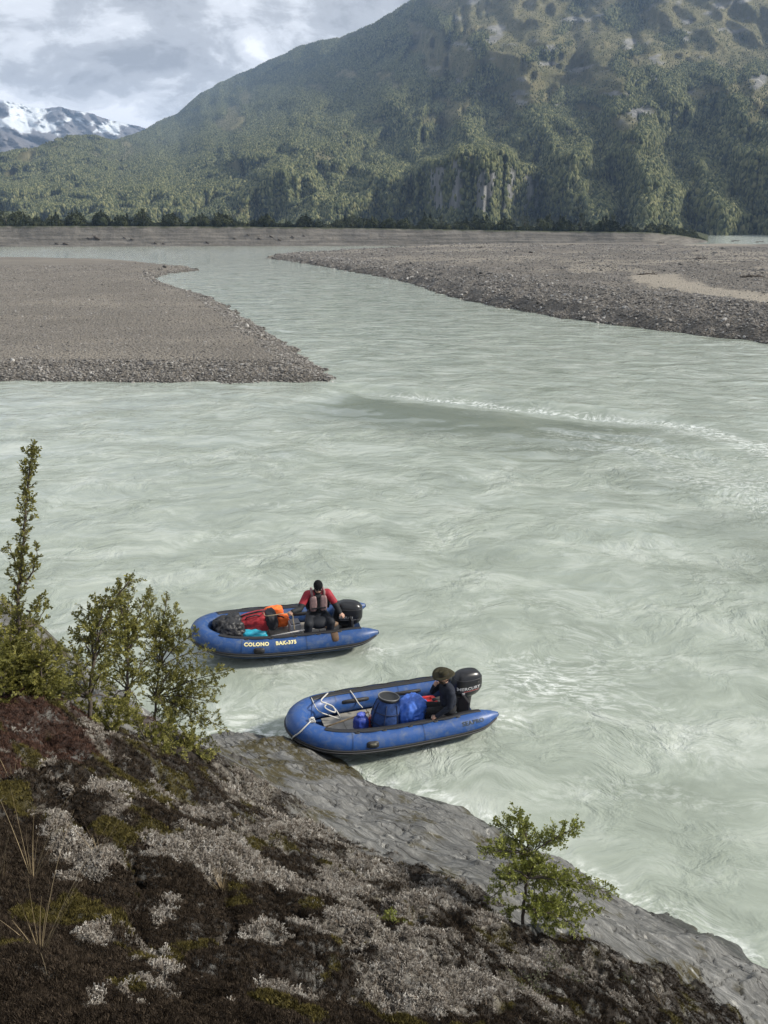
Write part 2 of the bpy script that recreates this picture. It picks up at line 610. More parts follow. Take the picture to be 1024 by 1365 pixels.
# =================================================================== GRAVEL BARS
LEFT_BAR = [on(x, y)[:2] for x, y in [(-420, 506), (-200, 509), (0, 508), (150, 509), (300, 509), (400, 510), (441, 509), (428, 494), (404, 476), (386, 462), (352, 440), (330, 427),
                                      (300, 408), (270, 394), (238, 386), (212, 377), (206, 370), (225, 364.5), (266, 360.5), (215, 356), (190, 352), (140, 349.5), (50, 347.5), (0, 347), (-200, 346), (-420, 345)]]
RIGHT_BAR = [on(x, y)[:2] for x, y in [(355, 344), (400, 350), (440, 357), (520, 371), (560, 382), (600, 395), (650, 407), (700, 416), (800, 431), (900, 443), (1024, 458), (1200, 480), (1420, 512),
                                       (1420, 327), (1200, 328), (1024, 328.5), (850, 331), (700, 333), (560, 334.5), (450, 337), (400, 340)]]


def gravel_mat(name, tint=1.0):
    m = Mat(name, 0.9, 0.25)
    f = m.noise(6.0, 8, 0.75)
    c = m.ramp(f, [(0.3, (.085 * tint, .077 * tint, .066 * tint)), (0.5, (.180 * tint, .162 * tint, .140 * tint)), (0.72, (.30 * tint, .272 * tint, .235 * tint))])
    big = m.ramp(m.noise(0.12, 5, 0.6), [(0.35, .82), (0.7, 1.12)])
    c = m.mix(1.0, c, big, 'MULTIPLY')
    sand = m.mix(0.4, (.26, .232, .19), m.ramp(m.noise(3.0, 6, .7), [(0.3, (.2, .18, .15)), (.7, (.4, .36, .3))]))
    c = m.mix(m.attr('sand'), c, sand)
    wet = m.attr('wet')
    c = m.mix(wet, c, m.mix(1.0, c, (.45, .45, .45), 'MULTIPLY'))
    m.color(c)
    m.bump(f, m.math('SUBTRACT', 1.0, m.math('MULTIPLY', m.attr('sand'), .8)), 0.12)
    m.bump(m.voronoi(4.5), 1.0, 0.2)
    return m.m


def stone_mat():
    m = Mat('river_cobble', 0.85, 0.3)
    r = m.rand()
    c = m.ramp(r, [(0.0, (.066, .062, .057)), (0.25, (.116, .108, .099)), (0.5, (.16, .150, .138)), (0.75, (.20, .187, .171)), (0.94, (.26, .247, .23)), (1.0, (.38, .368, .35))])
    c = m.mix(0.35, c, m.mix(1.0, c, m.ramp(m.noise(4, 5, .6), [(.3, (.5, .5, .5)), (.7, (1.3, 1.3, 1.3))]), 'MULTIPLY'))
    m.color(c)
    return m.m


def stone_sources(n=5):
    mat = stone_mat()
    res = []
    for k in range(n):
        rr = random.Random(40 + k)
        offs = [Vector((rr.uniform(-1, 1), rr.uniform(-1, 1), rr.uniform(-1, 1))).normalized() for _ in range(6)]
        amt = [rr.uniform(0.5, 0.85) for _ in offs]

        def fn(d):
            s = 1.0
            for o_, a_ in zip(offs, amt):
                q = d.dot(o_)
                if q > a_: s = min(s, a_ / q)
            return d * s
        res.append(MB().blob((0, 0, 0), (1.0, rr.uniform(.65, .85), rr.uniform(.45, .65)), 2 if k < 2 else 1, fn).build('cobble_source', mat, smooth=False, linked=False))
    return res


def bar_height(X, Y, poly, hmax, slope_w, seed):
    d = poly_sdf(X, Y, poly)
    Rr = np.hypot(X, Y)
    d = d + (0.35 + Rr * 0.004) * fbm(X * 0.35, Y * 0.35, 3, seed)
    t = np.clip(d / slope_w, -1, 1)
    z = hmax * np.where(t > 0, np.clip(t, 0, 1) ** .85, t * 1.2)
    z = z + np.where(d > 0, 1, 0) * sstep(0, slope_w, d) * (0.12 * fbm(X * 0.06, Y * 0.06, 4, seed + 3) + 0.03 * fbm(X * 0.5, Y * 0.5, 3, seed + 5))
    return z, d


def build_left_bar():
    az = az_of(np.arange(-430, 475, 2.5)); rg = np.geomspace(46, 235, 260)
    A, Rr = np.meshgrid(az, rg)
    X, Y = Rr * np.sin(A), Rr * np.cos(A)
    z, d = bar_height(X, Y, LEFT_BAR, 0.95, 3.4, 3)
    # a couple of old water lines across the top
    for off, hgt in ((38, .16), (17, .10)):
        z += hgt * sstep(-1.2, .4, Y - 58 - off + 0.15 * X + 1.5 * fbm(X * .05, Y * .05, 3, 9)) * sstep(2, 8, d)
    sand = np.clip((.12 + 0.35 * sstep(.1, .8, fbm(X * 0.03, Y * 0.08, 4, 14))) * sstep(3.2, 3.8, d), 0, 1)
    wet = sstep(0.32, 0.05, z)
    o = tag(grid_obj('left_gravel_bar', X, Y, z, gravel_mat('bar_gravel_fine', .98), {'sand': sand, 'wet': wet}), kind='structure')
    return o


def right_bar_z(X, Y):
    z, d = bar_height(X, Y, RIGHT_BAR, 1.0, 2.5, 53)
    px, py, _ = to_px(X, Y, np.zeros_like(X))
    ridge = sstep(430, 640, px)
    # steep cobble bank at the river, then a shallow dip to sandy flats
    z += ridge * (1.55 * np.clip((d - 1.0) / 7.5, 0, 1) - 0.9 * sstep(9.5, 17, d) * (0.6 + 0.8 * fbm(X * .03, Y * .05, 3, 61))) * np.where(d > 0, 1, 0)
    z += 0.25 * fbm(X * .045, Y * .09, 4, 66) * sstep(6, 14, d)
    return z, d, px, py


def build_right_bar():
    az = az_of(np.arange(345, 1430, 3.0)); rg = np.geomspace(58, 330, 300)
    A, Rr = np.meshgrid(az, rg)
    X, Y = Rr * np.sin(A), Rr * np.cos(A)
    z, d, px, py = right_bar_z(X, Y)
    px, py, _ = to_px(X, Y, z)

    def patch(pts, soft):
        return sstep(-soft, soft, poly_sdf(px, py * 3, [(a, b * 3) for a, b in pts]) + 16 * fbm(px * .03, py * .15, 5, 71))
    sand = patch([(835, 369), (870, 363), (905, 366), (950, 381), (1030, 392), (1200, 410), (1200, 425), (1024, 404), (960, 396), (900, 387), (850, 378)], 6)
    sand = np.maximum(sand, .8 * patch([(745, 352), (800, 349), (803, 353), (760, 356)], 5))
    sand = np.maximum(sand, .8 * patch([(860, 348), (900, 346), (905, 350), (870, 352)], 5))
    sand = np.maximum(sand, .7 * patch([(550, 350), (640, 344), (680, 346), (610, 353)], 6))
    sand = np.maximum(sand, .8 * sstep(.02, .5, fbm(X * .018, Y * .05, 4, 75)) * sstep(360, 346, py))
    sand = np.maximum(sand, .65 * patch([(470, 345), (560, 341), (700, 343), (820, 340), (820, 344), (640, 348), (520, 350)], 6))
    sand = np.maximum(sand, .75 * patch([(900, 343), (1100, 340), (1100, 348), (940, 350)], 6))
    sand = np.maximum(sand, .8 * patch([(700, 357), (780, 354), (850, 358), (900, 362), (840, 364), (760, 362)], 6))
    sand = np.maximum(sand, .7 * patch([(950, 358), (1100, 360), (1100, 372), (1000, 367)], 6))
    wet = sstep(0.30, 0.05, z)
    return tag(grid_obj('right_gravel_bar', X, Y, z, gravel_mat('bar_gravel_coarse', .90), {'sand': sand, 'wet': wet}), kind='structure')


def build_cobbles(src):
    rng = np.random.default_rng(5)

    def fill(name, n, px0, px1, r0, r1, zfun, big, label):
        px = rng.uniform(px0, px1, n); rr = np.exp(rng.uniform(np.log(r0), np.log(r1), n))
        A = az_of(px)
        X, Y = rr * np.sin(A), rr * np.cos(A)
        z, d, skip = zfun(X, Y)
        keep = (d > -0.25) & (rng.random(n) > skip) & (z > -.15)
        X, Y, z, d, rr = X[keep], Y[keep], z[keep], d[keep], rr[keep]
        k = len(X)
        s = np.exp(rng.normal(0, .45, k)) * big(d, rr)
        pts = np.stack([X, Y, z + s * 0.12], 1)
        rot = np.stack([rng.normal(0, .3, k), rng.normal(0, .3, k), rng.uniform(0, 6.28, k)], 1)
        o = scatter(name, pts, rot, np.stack([s, s, s], 1), src, rng.integers(0, len(src), k))
        tag(o, label, 'gravel', kind='stuff')

    def zl(X, Y):
        z, d = bar_height(X, Y, LEFT_BAR, 0.95, 3.4, 3)
        for off, hgt in ((38, .16), (17, .10)):
            z += hgt * sstep(-1.2, .4, Y - 58 - off + 0.15 * X + 1.5 * fbm(X * .05, Y * .05, 3, 9)) * sstep(2, 8, d)
        return z, d, np.where(d > 3.3, .42, 0.0)

    def zr(X, Y):
        z, d, px, py = right_bar_z(X, Y)
        px, py, _ = to_px(X, Y, z)
        inner = sstep(-4, 4, poly_sdf(px, py * 3, [(a, b * 3) for a, b in [(835, 369), (870, 363), (905, 366), (950, 381), (1030, 392), (1200, 410), (1200, 425), (1024, 404), (960, 396), (900, 387), (850, 378)]]))
        return z, d, np.maximum(.97 * inner, np.where(d > 14, .25, 0))
    fill('left_bar_cobbles', 150000, -60, 450, 48, 190, zl, lambda d, r: np.where(d < 3.3, .064, .032) * (0.5 + r / 110), 'grey brown river cobbles covering the flat bar with the pointed tip')
    fill('right_bar_cobbles', 120000, 350, 1090, 62, 300, zr, lambda d, r: np.where(d < 9, .10, .070) * (0.55 + r / 170), 'grey brown river cobbles covering the long bar beside the sandy flat')


# =================================================================== FAR BANK AND TERRACE
BANK_PX = [-460, -200, 0, 150, 300, 450, 600, 700, 760, 820, 860, 900, 930, 948]
BANK_Y = [329, 329, 329, 328.7, 328.3, 328, 328, 328, 328, 328.5, 328.5, 327, 324.5, 322.5]
BANK_TOP = [300, 300.5, 301, 301.3, 302, 303.5, 306, 307.5, 308.3, 309, 309.5, 312, 317, 321.5]


def bank_at(px):
    yw = np.interp(px, BANK_PX, BANK_Y)
    yt = np.interp(px, BANK_PX, BANK_TOP)
    v = (yw - 682.5) / FPX
    dep = CAM_H / (v * CP + SP)
    r = dep * np.hypot((np.asarray(px) - 512) / FPX, CP - v * SP)     # range of the water's edge
    v2 = (yt - 682.5) / FPX
    zt = CAM_H - (r + 9) * (v2 * CP + SP) / np.hypot((np.asarray(px) - 512) / FPX, CP - v2 * SP)
    return r, np.maximum(zt, 0.2)


def terrace_z(px, r):
    rf, zt = bank_at(px)
    A = az_of(px)
    X, Y = r * np.sin(A), r * np.cos(A)
    w = 9.5 + 2.5 * fbm(X * .03, Y * .03, 3, 91)
    d = r - rf + 1.6 * fbm(X * .06, Y * .06, 4, 92) * sstep(1, 5, r - rf)
    t = d / w
    face = zt * np.clip(t, 0, 1) ** 1.15
    gull = -0.5 * np.abs(fbm(X * .16, Y * .05, 3, 95)) * np.clip(t, 0, 1) * np.clip(1.1 - t, 0, 1) * 3
    strata = 0.22 * np.sin(face * 4.2 + 1.5 * fbm(X * .02, Y * .02, 3, 93)) * np.clip(t, 0, 1) * np.clip(1 - t, 0, 1) * 4
    z = np.where(t < 0, np.maximum(d * .4, -1.5), np.where(t < 1, face + gull + strata, zt + 0.35 * fbm(X * .02, Y * .02, 4, 94) * sstep(0, 20, d - w)))
    return X, Y, z, t


def build_terrace():
    m = Mat('river_bank_earth', 0.95, 0.15)
    co = m.co((0.06, 0.06, 1.3))
    strat = m.noise(1.0, 6, .6, .6, co)
    c = m.ramp(strat, [(0.3, (.085, .079, .070)), (.5, (.135, .125, .111)), (.72, (.20, .186, .166))])
    c = m.mix(.45, c, m.mix(1.0, c, m.ramp(m.noise(.6, 7, .7), [(.3, (.5, .5, .5)), (.7, (1.35, 1.35, 1.35))]), 'MULTIPLY'))
    top = m.attr('turf')
    c = m.mix(top, c, m.ramp(m.noise(.25, 7, .7), [(.3, (.028, .034, .018)), (.7, (.07, .075, .035))]))
    m.color(c)
    m.bump(m.noise(.9, 7, .7), .9, .6)
    pxs = np.arange(-460, 949, 3.0)
    rel = np.concatenate([np.linspace(-3, 16, 46), np.geomspace(18, 620, 30)])
    PX, RL = np.meshgrid(pxs, rel)
    rf, _ = bank_at(PX)
    X, Y, z, t = terrace_z(PX, rf + RL)
    turf = sstep(.90, 1.02, t + .05 * fbm(X * .3, Y * .3, 3, 97))
    return tag(grid_obj('river_terrace', X, Y, z, m.m, {'turf': turf}), kind='structure')


# =================================================================== MOUNTAINS
SKY_X = [-460, -200, -100, 0, 50, 82, 105, 140, 165, 200, 225, 250, 265, 280, 300, 330, 365, 400, 412, 450, 480, 512, 545, 600, 700, 800, 900, 1024, 1200, 1500]
SKY_Y = [214, 214, 212, 207, 199, 190, 183, 183, 189, 177, 163, 151, 139, 126, 114, 100, 83, 66, 61, 51, 42, 24, 2, -30, -62, -85, -80, -50, 10, 60]
SPURS = [(640, 100, 1.0), (785, 56, .8), (880, 60, .9), (965, 44, .7), (1065, 70, .9), (1200, 90, .8), (475, 95, .8), (340, 90, .8), (200, 95, .7), (50, 100, .7), (-110, 110, .7), (-290, 110, .7)]


CLIFF = [(548, 250), (566, 226), (600, 214), (612, 206), (655, 206), (690, 232), (714, 236), (724, 284), (640, 288), (560, 284)]


def mountain_surface(U, T, sky_y=None):
    """U photo column, T 0 at the foot .. 1 at the skyline (beyond 1: the far side)"""
    base_y = 311.0
    ty = np.interp(U, SKY_X, SKY_Y)
    ty = ty + 2.5 * vnoise(U * .045, U * 0 + 3.3, 5) + 1.4 * vnoise(U * .16, U * 0 + 1.3, 6)
    Tc = np.clip(T, 0, 1)
    py = base_y + (ty - base_y) * Tc
    v = (py - 682.5) / FPX
    hyp = np.hypot((U - 512) / FPX, CP - v * SP)
    tane = -(v * CP + SP) / hyp
    r0 = np.interp(U, [-460, 0, 300, 600, 800, 1000, 1400], [1000, 980, 900, 800, 730, 690, 640])
    r1 = np.interp(U, [-460, 0, 90, 150, 230, 310, 420, 520, 640, 800, 1024, 1400], [1500, 1520, 1640, 2000, 2900, 3100, 2650, 2000, 1700, 1780, 1850, 1700])
    # the rounded shoulder in front of the dark ridge
    rr = r0 + (r1 - r0) * Tc ** (1.35 + .9 * sstep(560, 380, U) * sstep(100, 220, U))
    shx = U + np.interp(U, [-460, 380, 540, 640], [-430, -430, -300, 150]) * (Tc - .15 * sstep(700, 400, U)) + 26 * fbm(U * .012, Tc * 5, 3, 101)
    S = np.zeros_like(U)
    for c, hw, a in SPURS:
        q = np.abs(shx - c) / (hw * 1.12)
        S = np.maximum(S, a * np.clip(1 - q ** 1.7, 0, 1))
    amp = 215 * (1 - .92 * sstep(.25, .85, Tc))
    rr = rr - amp * S + 110
    wu = U + 18 * fbm(U * .01, Tc * 6, 3, 111)
    rr = rr + 120 * fbm(wu * .011 + Tc * 1.7, Tc * 3.4, 3, 121) * sstep(0, .35, Tc)
    ridged = 1 - np.abs(fbm(shx * .015 + 1.5 * Tc, Tc * 4.2, 4, 131))
    rr = rr - 75 * (ridged - .6) * sstep(0.02, .3, Tc)
    rr = rr + 24 * fbm(wu * .045, Tc * 10, 4, 141)
    # ledges: short risers and treads climbing to the right
    led = Tc * 16 + .010 * U + 1.3 * fbm(U * .012, Tc * 4, 3, 151)
    rr = rr + 32 * (np.abs((led % 1.0) - .5) - .25) * sstep(.25, .5, Tc) * sstep(380, 560, U)
    # the pale cliffs low on the broad spur: nearly upright
    cl = sstep(-14, 10, poly_sdf(U + 10 * fbm(U * .03, py * .03, 3, 185), py + 8 * fbm(U * .05, py * .02, 3, 186), CLIFF)) * (T <= 1)
    rr = rr * (1 - .9 * cl) + .9 * cl * (r0 + 60 - 330 * .62 + 26 * fbm(U * .09, py * .012, 3, 187))
    rr = np.maximum.accumulate(rr + np.arange(U.shape[0])[:, None] * 1e-3, axis=0)
    # far side
    over = np.clip(T - 1, 0, 1)
    rr = rr + over * 1500
    A = az_of(U)
    X, Y = rr * np.sin(A), rr * np.cos(A)
    Z = CAM_H + rr * tane - over * 900 - 140 * over
    Z = np.where(T <= 0, -3.0, Z)
    return X, Y, Z, py, S


def build_mountain():
    m = Mat('mountain_ground', 0.95, 0.1)
    n = m.noise(.03, 9, .68)
    forest = m.ramp(n, [(.3, (.022, .029, .015)), (.7, (.05, .058, .028))])
    heath = m.ramp(m.noise(.02, 9, .7), [(.28, (.075, .080, .038)), (.5, (.16, .148, .075)), (.74, (.29, .255, .15))])
    rock = m.ramp(m.noise(.045, 8, .7, .8, m.co((1, 1, .35))), [(.3, (.12, .12, .12)), (.55, (.30, .295, .285)), (.74, (.56, .54, .51))])
    c = m.mix(m.attr('heath'), forest, heath)
    c = m.mix(m.attr('rock'), c, rock)
    m.color(c)
    m.bump(m.noise(.05, 9, .7), 1.0, 14)
    us = np.arange(-460, 1500, 3.6)
    ts = np.concatenate([np.linspace(0, 1, 210), np.linspace(1.04, 1.5, 10)])
    U, T = np.meshgrid(us, ts)
    X, Y, Z, py, S = mountain_surface(U, T)
    # open heath high up on the right, bare rock on the cliffs low down
    hf = fbm(U * .014, py * .022, 5, 161)
    heath = sstep(.05, .45, hf + .85 * sstep(210, 60, py) * sstep(470, 600, U) - .42 + .6 * S * sstep(.1, .4, T) - .25)
    heath = np.maximum(heath, sstep(.1, .5, hf + .9 * sstep(150, 10, py) * sstep(500, 600, U) - .36))
    ang = np.abs(fbm(U * .05 + py * .01, py * .016, 4, 171))
    cl = sstep(-6, 8, poly_sdf(U, py, CLIFF))
    rock = cl * sstep(-.02, .22, fbm(U * .085, py * .013, 4, 183) + .4 * fbm(U * .02, py * .03, 3, 181))
    rock2 = sstep(.55, .8, fbm(U * .03, py * .06, 5, 191) + .12 * sstep(230, 60, py)) * sstep(520, 620, U) * .85
    rock3 = sstep(-8, 10, poly_sdf(U, py, [(800, 138), (850, 142), (860, 160), (812, 165)])) * sstep(.05, .4, fbm(U * .06, py * .05, 4, 193) + .25)
    rock = np.clip(np.maximum(np.maximum(rock, rock2), rock3), 0, 1)
    o = grid_obj('forested_mountain', X, Y, Z, m.m, {'heath': heath, 'rock': rock})
    tag(o, kind='structure')
    return X, Y, Z, U, T, py, heath, rock


def tree_mats():
    m = Mat('mountain_forest', 0.9, 0.1)
    r = m.rand()
    c = m.ramp(r, [(0, (.026, .034, .020)), (.3, (.060, .071, .036)), (.6, (.112, .122, .056)), (.88, (.165, .166, .080)), (1, (.23, .22, .115))])
    c = m.mix(1.0, c, m.ramp(m.noise(.006, 4, .6, co=m.co(src='Object')), [(.3, (.8, .8, .8)), (.7, (1.2, 1.2, 1.2))]), 'MULTIPLY')
    m.color(c)
    return m.m


def build_forest(data):
    X, Y, Z, U, T, py, heath, rock = data
    mat = tree_mats()
    src = []
    for k in range(4):
        rr = random.Random(90 + k)
        lump = [(Vector((rr.uniform(-1, 1), rr.uniform(-1, 1), rr.uniform(-.3, 1))).normalized(), rr.uniform(.12, .35)) for _ in range(7)]

        def fn(d):
            s = .72 + sum(a * max(0, d.dot(v)) ** 4 for v, a in lump)
            return d * s
        pw = 1.0
        mb = MB().blob((0, 0, .55), (.36 + .08 * (k % 2), .36, .55), 2, fn)
        # narrow the top
        mb.V = [(x * (1.08 - .5 * max(0, z - .45)), y * (1.08 - .5 * max(0, z - .45)), z) for x, y, z in mb.V]
        src.append(mb.build('crown_source', mat, smooth=False, linked=False))
    rng = np.random.default_rng(8)
    nr, nc = X.shape
    rows = int(np.sum(T[:, 0] <= 1.0))
    # weight cells by ground area, leave bare what is heath or rock
    P = np.stack([X, Y, Z], -1)
    a = P[1:rows, :-1] - P[:rows - 1, :-1]; b = P[:rows - 1, 1:] - P[:rows - 1, :-1]
    area = np.linalg.norm(np.cross(a, b), axis=-1)
    area = np.minimum(area, 1800)
    vis = (U[:rows - 1, :-1] > -120) & (U[:rows - 1, :-1] < 1180)
    clf = sstep(-8, 6, poly_sdf(U, py, CLIFF))[:rows - 1, :-1]
    w = area * vis * (1 - .55 * clf) * np.clip(1.0 - .86 * heath[:rows - 1, :-1] - .95 * rock[:rows - 1, :-1], .0, 1)
    dist = np.hypot(X, Y)[:rows - 1, :-1]
    w = w / dist ** .8
    w = (w / w.sum()).ravel()
    N = 460000
    cell = rng.choice(len(w), N, p=w)
    i, j = np.divmod(cell, nc - 1)
    s, t = rng.random(N), rng.random(N)
    pts = P[i, j] * ((1 - s) * (1 - t))[:, None] + P[i + 1, j] * (s * (1 - t))[:, None] + P[i, j + 1] * ((1 - s) * t)[:, None] + P[i + 1, j + 1] * (s * t)[:, None]
    hgt = rng.uniform(2.6, 5.8, N) * (1 - .55 * heath[i, j]) * (1 - .3 * T[i, j])
    wd = hgt * rng.uniform(.7, 1.15, N)
    pts[:, 2] -= hgt * .12
    rot = np.stack([rng.normal(0, .06, N), rng.normal(0, .06, N), rng.uniform(0, 6.28, N)], 1)
    o = scatter('mountain_forest', pts, rot, np.stack([wd, wd, hgt], 1), src, rng.integers(0, 4, N))
    tag(o, 'dense green southern forest cloaking the mountain slopes', 'forest', kind='stuff')
    return src


def build_snow_mountain():
    m = Mat('snowy_range', 0.8, 0.2)
    snow = m.ramp(m.noise(.004, 7, .6), [(.3, (.72, .78, .84)), (.7, (.86, .89, .92))])
    rock = m.ramp(m.noise(.004, 9, .7, .5), [(.3, (.10, .098, .11)), (.6, (.19, .182, .19)), (.78, (.28, .27, .27))])
    m.color(m.mix(m.attr('snow'), rock, snow))
    m.bump(m.noise(.006, 9, .7), 1.0, 60)
    us = np.arange(-420, 420, 2.2); ts = np.concatenate([np.linspace(0, 1, 120), np.linspace(1.06, 1.5, 6)])
    U, T = np.meshgrid(us, ts)
    sx = [-420, -250, -60, 0, 20, 40, 60, 75, 100, 112, 125, 140, 152, 170, 200, 230, 300, 420]
    sy = [118, 122, 132, 137, 133, 137, 143, 146, 143, 147, 149, 152, 157, 163, 169, 182, 205, 240]
    ty = np.interp(U, sx, sy) + 1.2 * vnoise(U * .09, U * 0, 7) + .8 * vnoise(U * .25, U * 0, 9)
    Tc = np.clip(T, 0, 1)
    py = 262 + (ty - 262) * Tc
    v = (py - 682.5) / FPX
    tane = -(v * CP + SP) / np.hypot((U - 512) / FPX, CP - v * SP)
    rr = 3000 + 1700 * Tc ** 1.2 + 200 * fbm(U * .02, Tc * 4, 5, 201) - 240 * np.abs(fbm(U * .03 + Tc * 2, Tc * 3, 4, 205))
    # a darker spur running down from the left in front of the ice
    near = sstep(4, -10, py - (166 + (U - 0) * .42))
    rr = np.where(py > 166 + U * .42, rr - 500 * (1 - near), rr)
    over = np.clip(T - 1, 0, 1)
    rr = rr + 3000 * over
    A = az_of(U)
    X, Y = rr * np.sin(A), rr * np.cos(A)
    Z = CAM_H + rr * tane - 1500 * over
    du = U + 5 * fbm(U * .08, py * .1, 4, 211); dv = py + 4 * fbm(U * .1, py * .12, 4, 213)
    sn = poly_sdf(du, dv, [(-420, 60), (60, 100), (75, 148), (100, 151), (112, 160), (96, 166), (88, 168), (96, 178), (82, 178), (62, 173), (48, 176), (40, 172), (22, 170), (0, 158), (-200, 160), (-420, 165)])
    for (cx, cy, rx, ry) in [(20, 149, 14, 11), (93, 156, 16, 8), (67, 164, 5, 3), (2, 141, 5, 3)]:
        e = (1 - np.hypot((du - cx) / rx, (dv - cy) / ry)) * min(rx, ry)
        sn = np.minimum(sn, -e)
    for pl in ([(138, 176), (148, 167), (172, 163), (185, 164), (170, 172), (150, 179)], [(108, 152), (122, 158), (140, 166), (128, 164)], [(160, 177), (172, 173), (170, 178)], [(0, 131), (26, 133), (0, 136)], [(120, 149), (132, 152), (130, 155)]):
        sn = np.maximum(sn, poly_sdf(du, dv, pl))
    snow = sstep(-1.0, 1.0, sn + 1.0)
    o = tag(grid_obj('snowy_mountain_range', X, Y, Z, m.m, {'snow': snow}), kind='structure')
    return o


def build_haze():
    m = bpy.data.materials.new('mountain_air')
    m.use_nodes = True
    nt = m.node_tree
    nt.nodes.clear()
    out = nt.nodes.new('ShaderNodeOutputMaterial')
    v = nt.nodes.new('ShaderNodeVolumePrincipled')
    v.inputs['Color'].default_value = (.46, .66, 1.0, 1)
    v.inputs['Density'].default_value = 0.00013
    v.inputs['Anisotropy'].default_value = 0.1
    nt.links.new(v.outputs[0], out.inputs['Volume'])
    top = max(max(v_.co.z for v_ in bpy.data.objects[n_].data.vertices) for n_ in ('forested_mountain', 'snowy_mountain_range')) + 25
    print('haze top', top)
    o = MB().box((0, 1500, (top - 4.2) / 2), (52000, 52000, top + 4.2)).build('haze', m, smooth=False)
    tag(o, 'thin blue air veiling the distant slopes', 'haze', kind='stuff')

# =================================================================== ROCK OUTCROP IN FRONT
ROCK_CTRL = []


def _ctrl():
    C = ROCK_CTRL
    for px, py, dep in [(0, 1365, 2.3), (200, 1365, 2.5), (400, 1365, 2.9), (560, 1365, 3.5), (700, 1365, 4.3), (850, 1365, 5.9), (950, 1365, 7.8),
                        (0, 1150, 3.3), (200, 1150, 4.1), (400, 1150, 5.6), (300, 1250, 3.9), (500, 1250, 4.8), (100, 1250, 3.1),
                        (0, 930, 5.6), (60, 945, 5.7), (120, 972, 6.0), (200, 995, 6.9), (270, 1020, 7.6), (330, 1050, 8.0),
                        (400, 1095, 8.1), (450, 1125, 7.9), (560, 1170, 7.3), (640, 1210, 6.7), (700, 1245, 6.2), (800, 1290, 6.4), (100, 1060, 4.4), (250, 1080, 5.6),
                        (340, 1022, 12.4), (310, 1003, 13.6), (375, 1060, 10.6), (420, 1075, 11.0), (480, 1110, 10.3), (520, 1090, 12.0), (560, 1110, 11.4), (600, 1150, 9.4),
                        (650, 1130, 11.6), (700, 1180, 8.7), (760, 1210, 8.9), (820, 1245, 8.6), (880, 1290, 8.3), (940, 1320, 8.6), (980, 1345, 8.8),
                        (95, 890, 9.2), (40, 832, 9.2), (0, 800, 9.3), (70, 910, 8.0), (170, 950, 9.3), (230, 970, 11.4)]:
        C.append(tuple(at(px, py, dep)))
    wl = [(300, 983), (345, 984), (382, 988), (440, 1008), (510, 1050), (560, 1062), (605, 1076), (655, 1100), (705, 1130), (760, 1160), (810, 1188), (860, 1214), (905, 1226), (940, 1241), (985, 1272), (1030, 1302), (1120, 1370)]
    for px, py in wl:
        g = on(px, py)
        C.append((g[0], g[1], 0.0))
        k = 1 + 1.7 / math.hypot(g[0], g[1])
        C.append((g[0] * k, g[1] * k, -1.5))
    for p in [(0, 0, 8.35), (-3, -2, 8.8), (3, -2, 8.0), (0, -4, 9.2), (5, 0, 5.0), (7, 3, .5), (9, 1, 0), (-6, 3, 6.9), (-7, 0, 8.0), (-7, 6, 6.2), (-9, 8, 5.8), (-6, 8.3, 6.0), (-10, 3, 7.4),
              (-12, 8, 5.5), (-5.2, 10.2, 2.6), (-4.2, 10.6, 2.0), (-8, 11.3, 1.5), (-11, 11.5, 1.5), (-6, 12.4, -.6), (-9, 13.6, -1.2), (-13, 13.5, -1), (-4.6, 13.2, -.5), (-3.9, 14.4, -1.4), (-6, 15, -2.2), (-10, 16, -2.5), (-2, 16, -2.2), (2, 14, -2.2), (5, 12, -2.2), (8, 9, -2.4), (10, 6, -2), (12, 12, -3), (0, 18, -3), (-14, 18, -3)]:
        C.append(p)


_ctrl()


class Surface:
    def __init__(self, pts):
        P = np.array(pts)
        self.xy, n = P[:, :2], len(P)
        d = np.hypot(*(self.xy[:, None] - self.xy[None]).transpose(2, 0, 1))
        K = d * d * np.log(d + 1e-9) + np.eye(n) * 0.012
        Q = np.c_[np.ones(n), self.xy]
        A = np.block([[K, Q], [Q.T, np.zeros((3, 3))]])
        s = np.linalg.solve(A, np.r_[P[:, 2], 0, 0, 0])
        self.w, self.c = s[:n], s[n:]

    def __call__(self, X, Y):
        X = np.asarray(X, float); Y = np.asarray(Y, float)
        z = self.c[0] + self.c[1] * X + self.c[2] * Y
        for (x, y), w in zip(self.xy, self.w):
            d2 = (X - x) ** 2 + (Y - y) ** 2
            z = z + w * 0.5 * d2 * np.log(d2 + 1e-18)
        return z


ROCK0 = Surface(ROCK_CTRL)
HEATH_EDGE = [(-300, 900), (0, 915), (60, 935), (120, 962), (200, 985), (270, 1005), (300, 1018), (330, 1035), (380, 1078), (440, 1122), (480, 1140), (560, 1172), (610, 1195), (660, 1222), (690, 1248), (740, 1266), (800, 1278), (860, 1292), (920, 1318), (975, 1350), (1010, 1400), (1010, 2600), (-2500, 2600), (-2500, 900)]


def lumps(X, Y, f, seed, jitter=.9):
    """rounded cushions: distance to the nearest jittered grid point"""
    gx, gy = X * f, Y * f
    ix, iy = np.floor(gx).astype(np.int64), np.floor(gy).astype(np.int64)
    best = np.full(np.shape(X), 9.0)
    for a in (-1, 0, 1):
        for b in (-1, 0, 1):
            cx = ix + a + .5 + jitter * (_hash(ix + a, iy + b, seed) - .5)
            cy = iy + b + .5 + jitter * (_hash(ix + a, iy + b, seed + 7) - .5)
            best = np.minimum(best, np.hypot(gx - cx, gy - cy))
    return np.sqrt(np.clip(1 - (best / .75) ** 2, 0, 1))


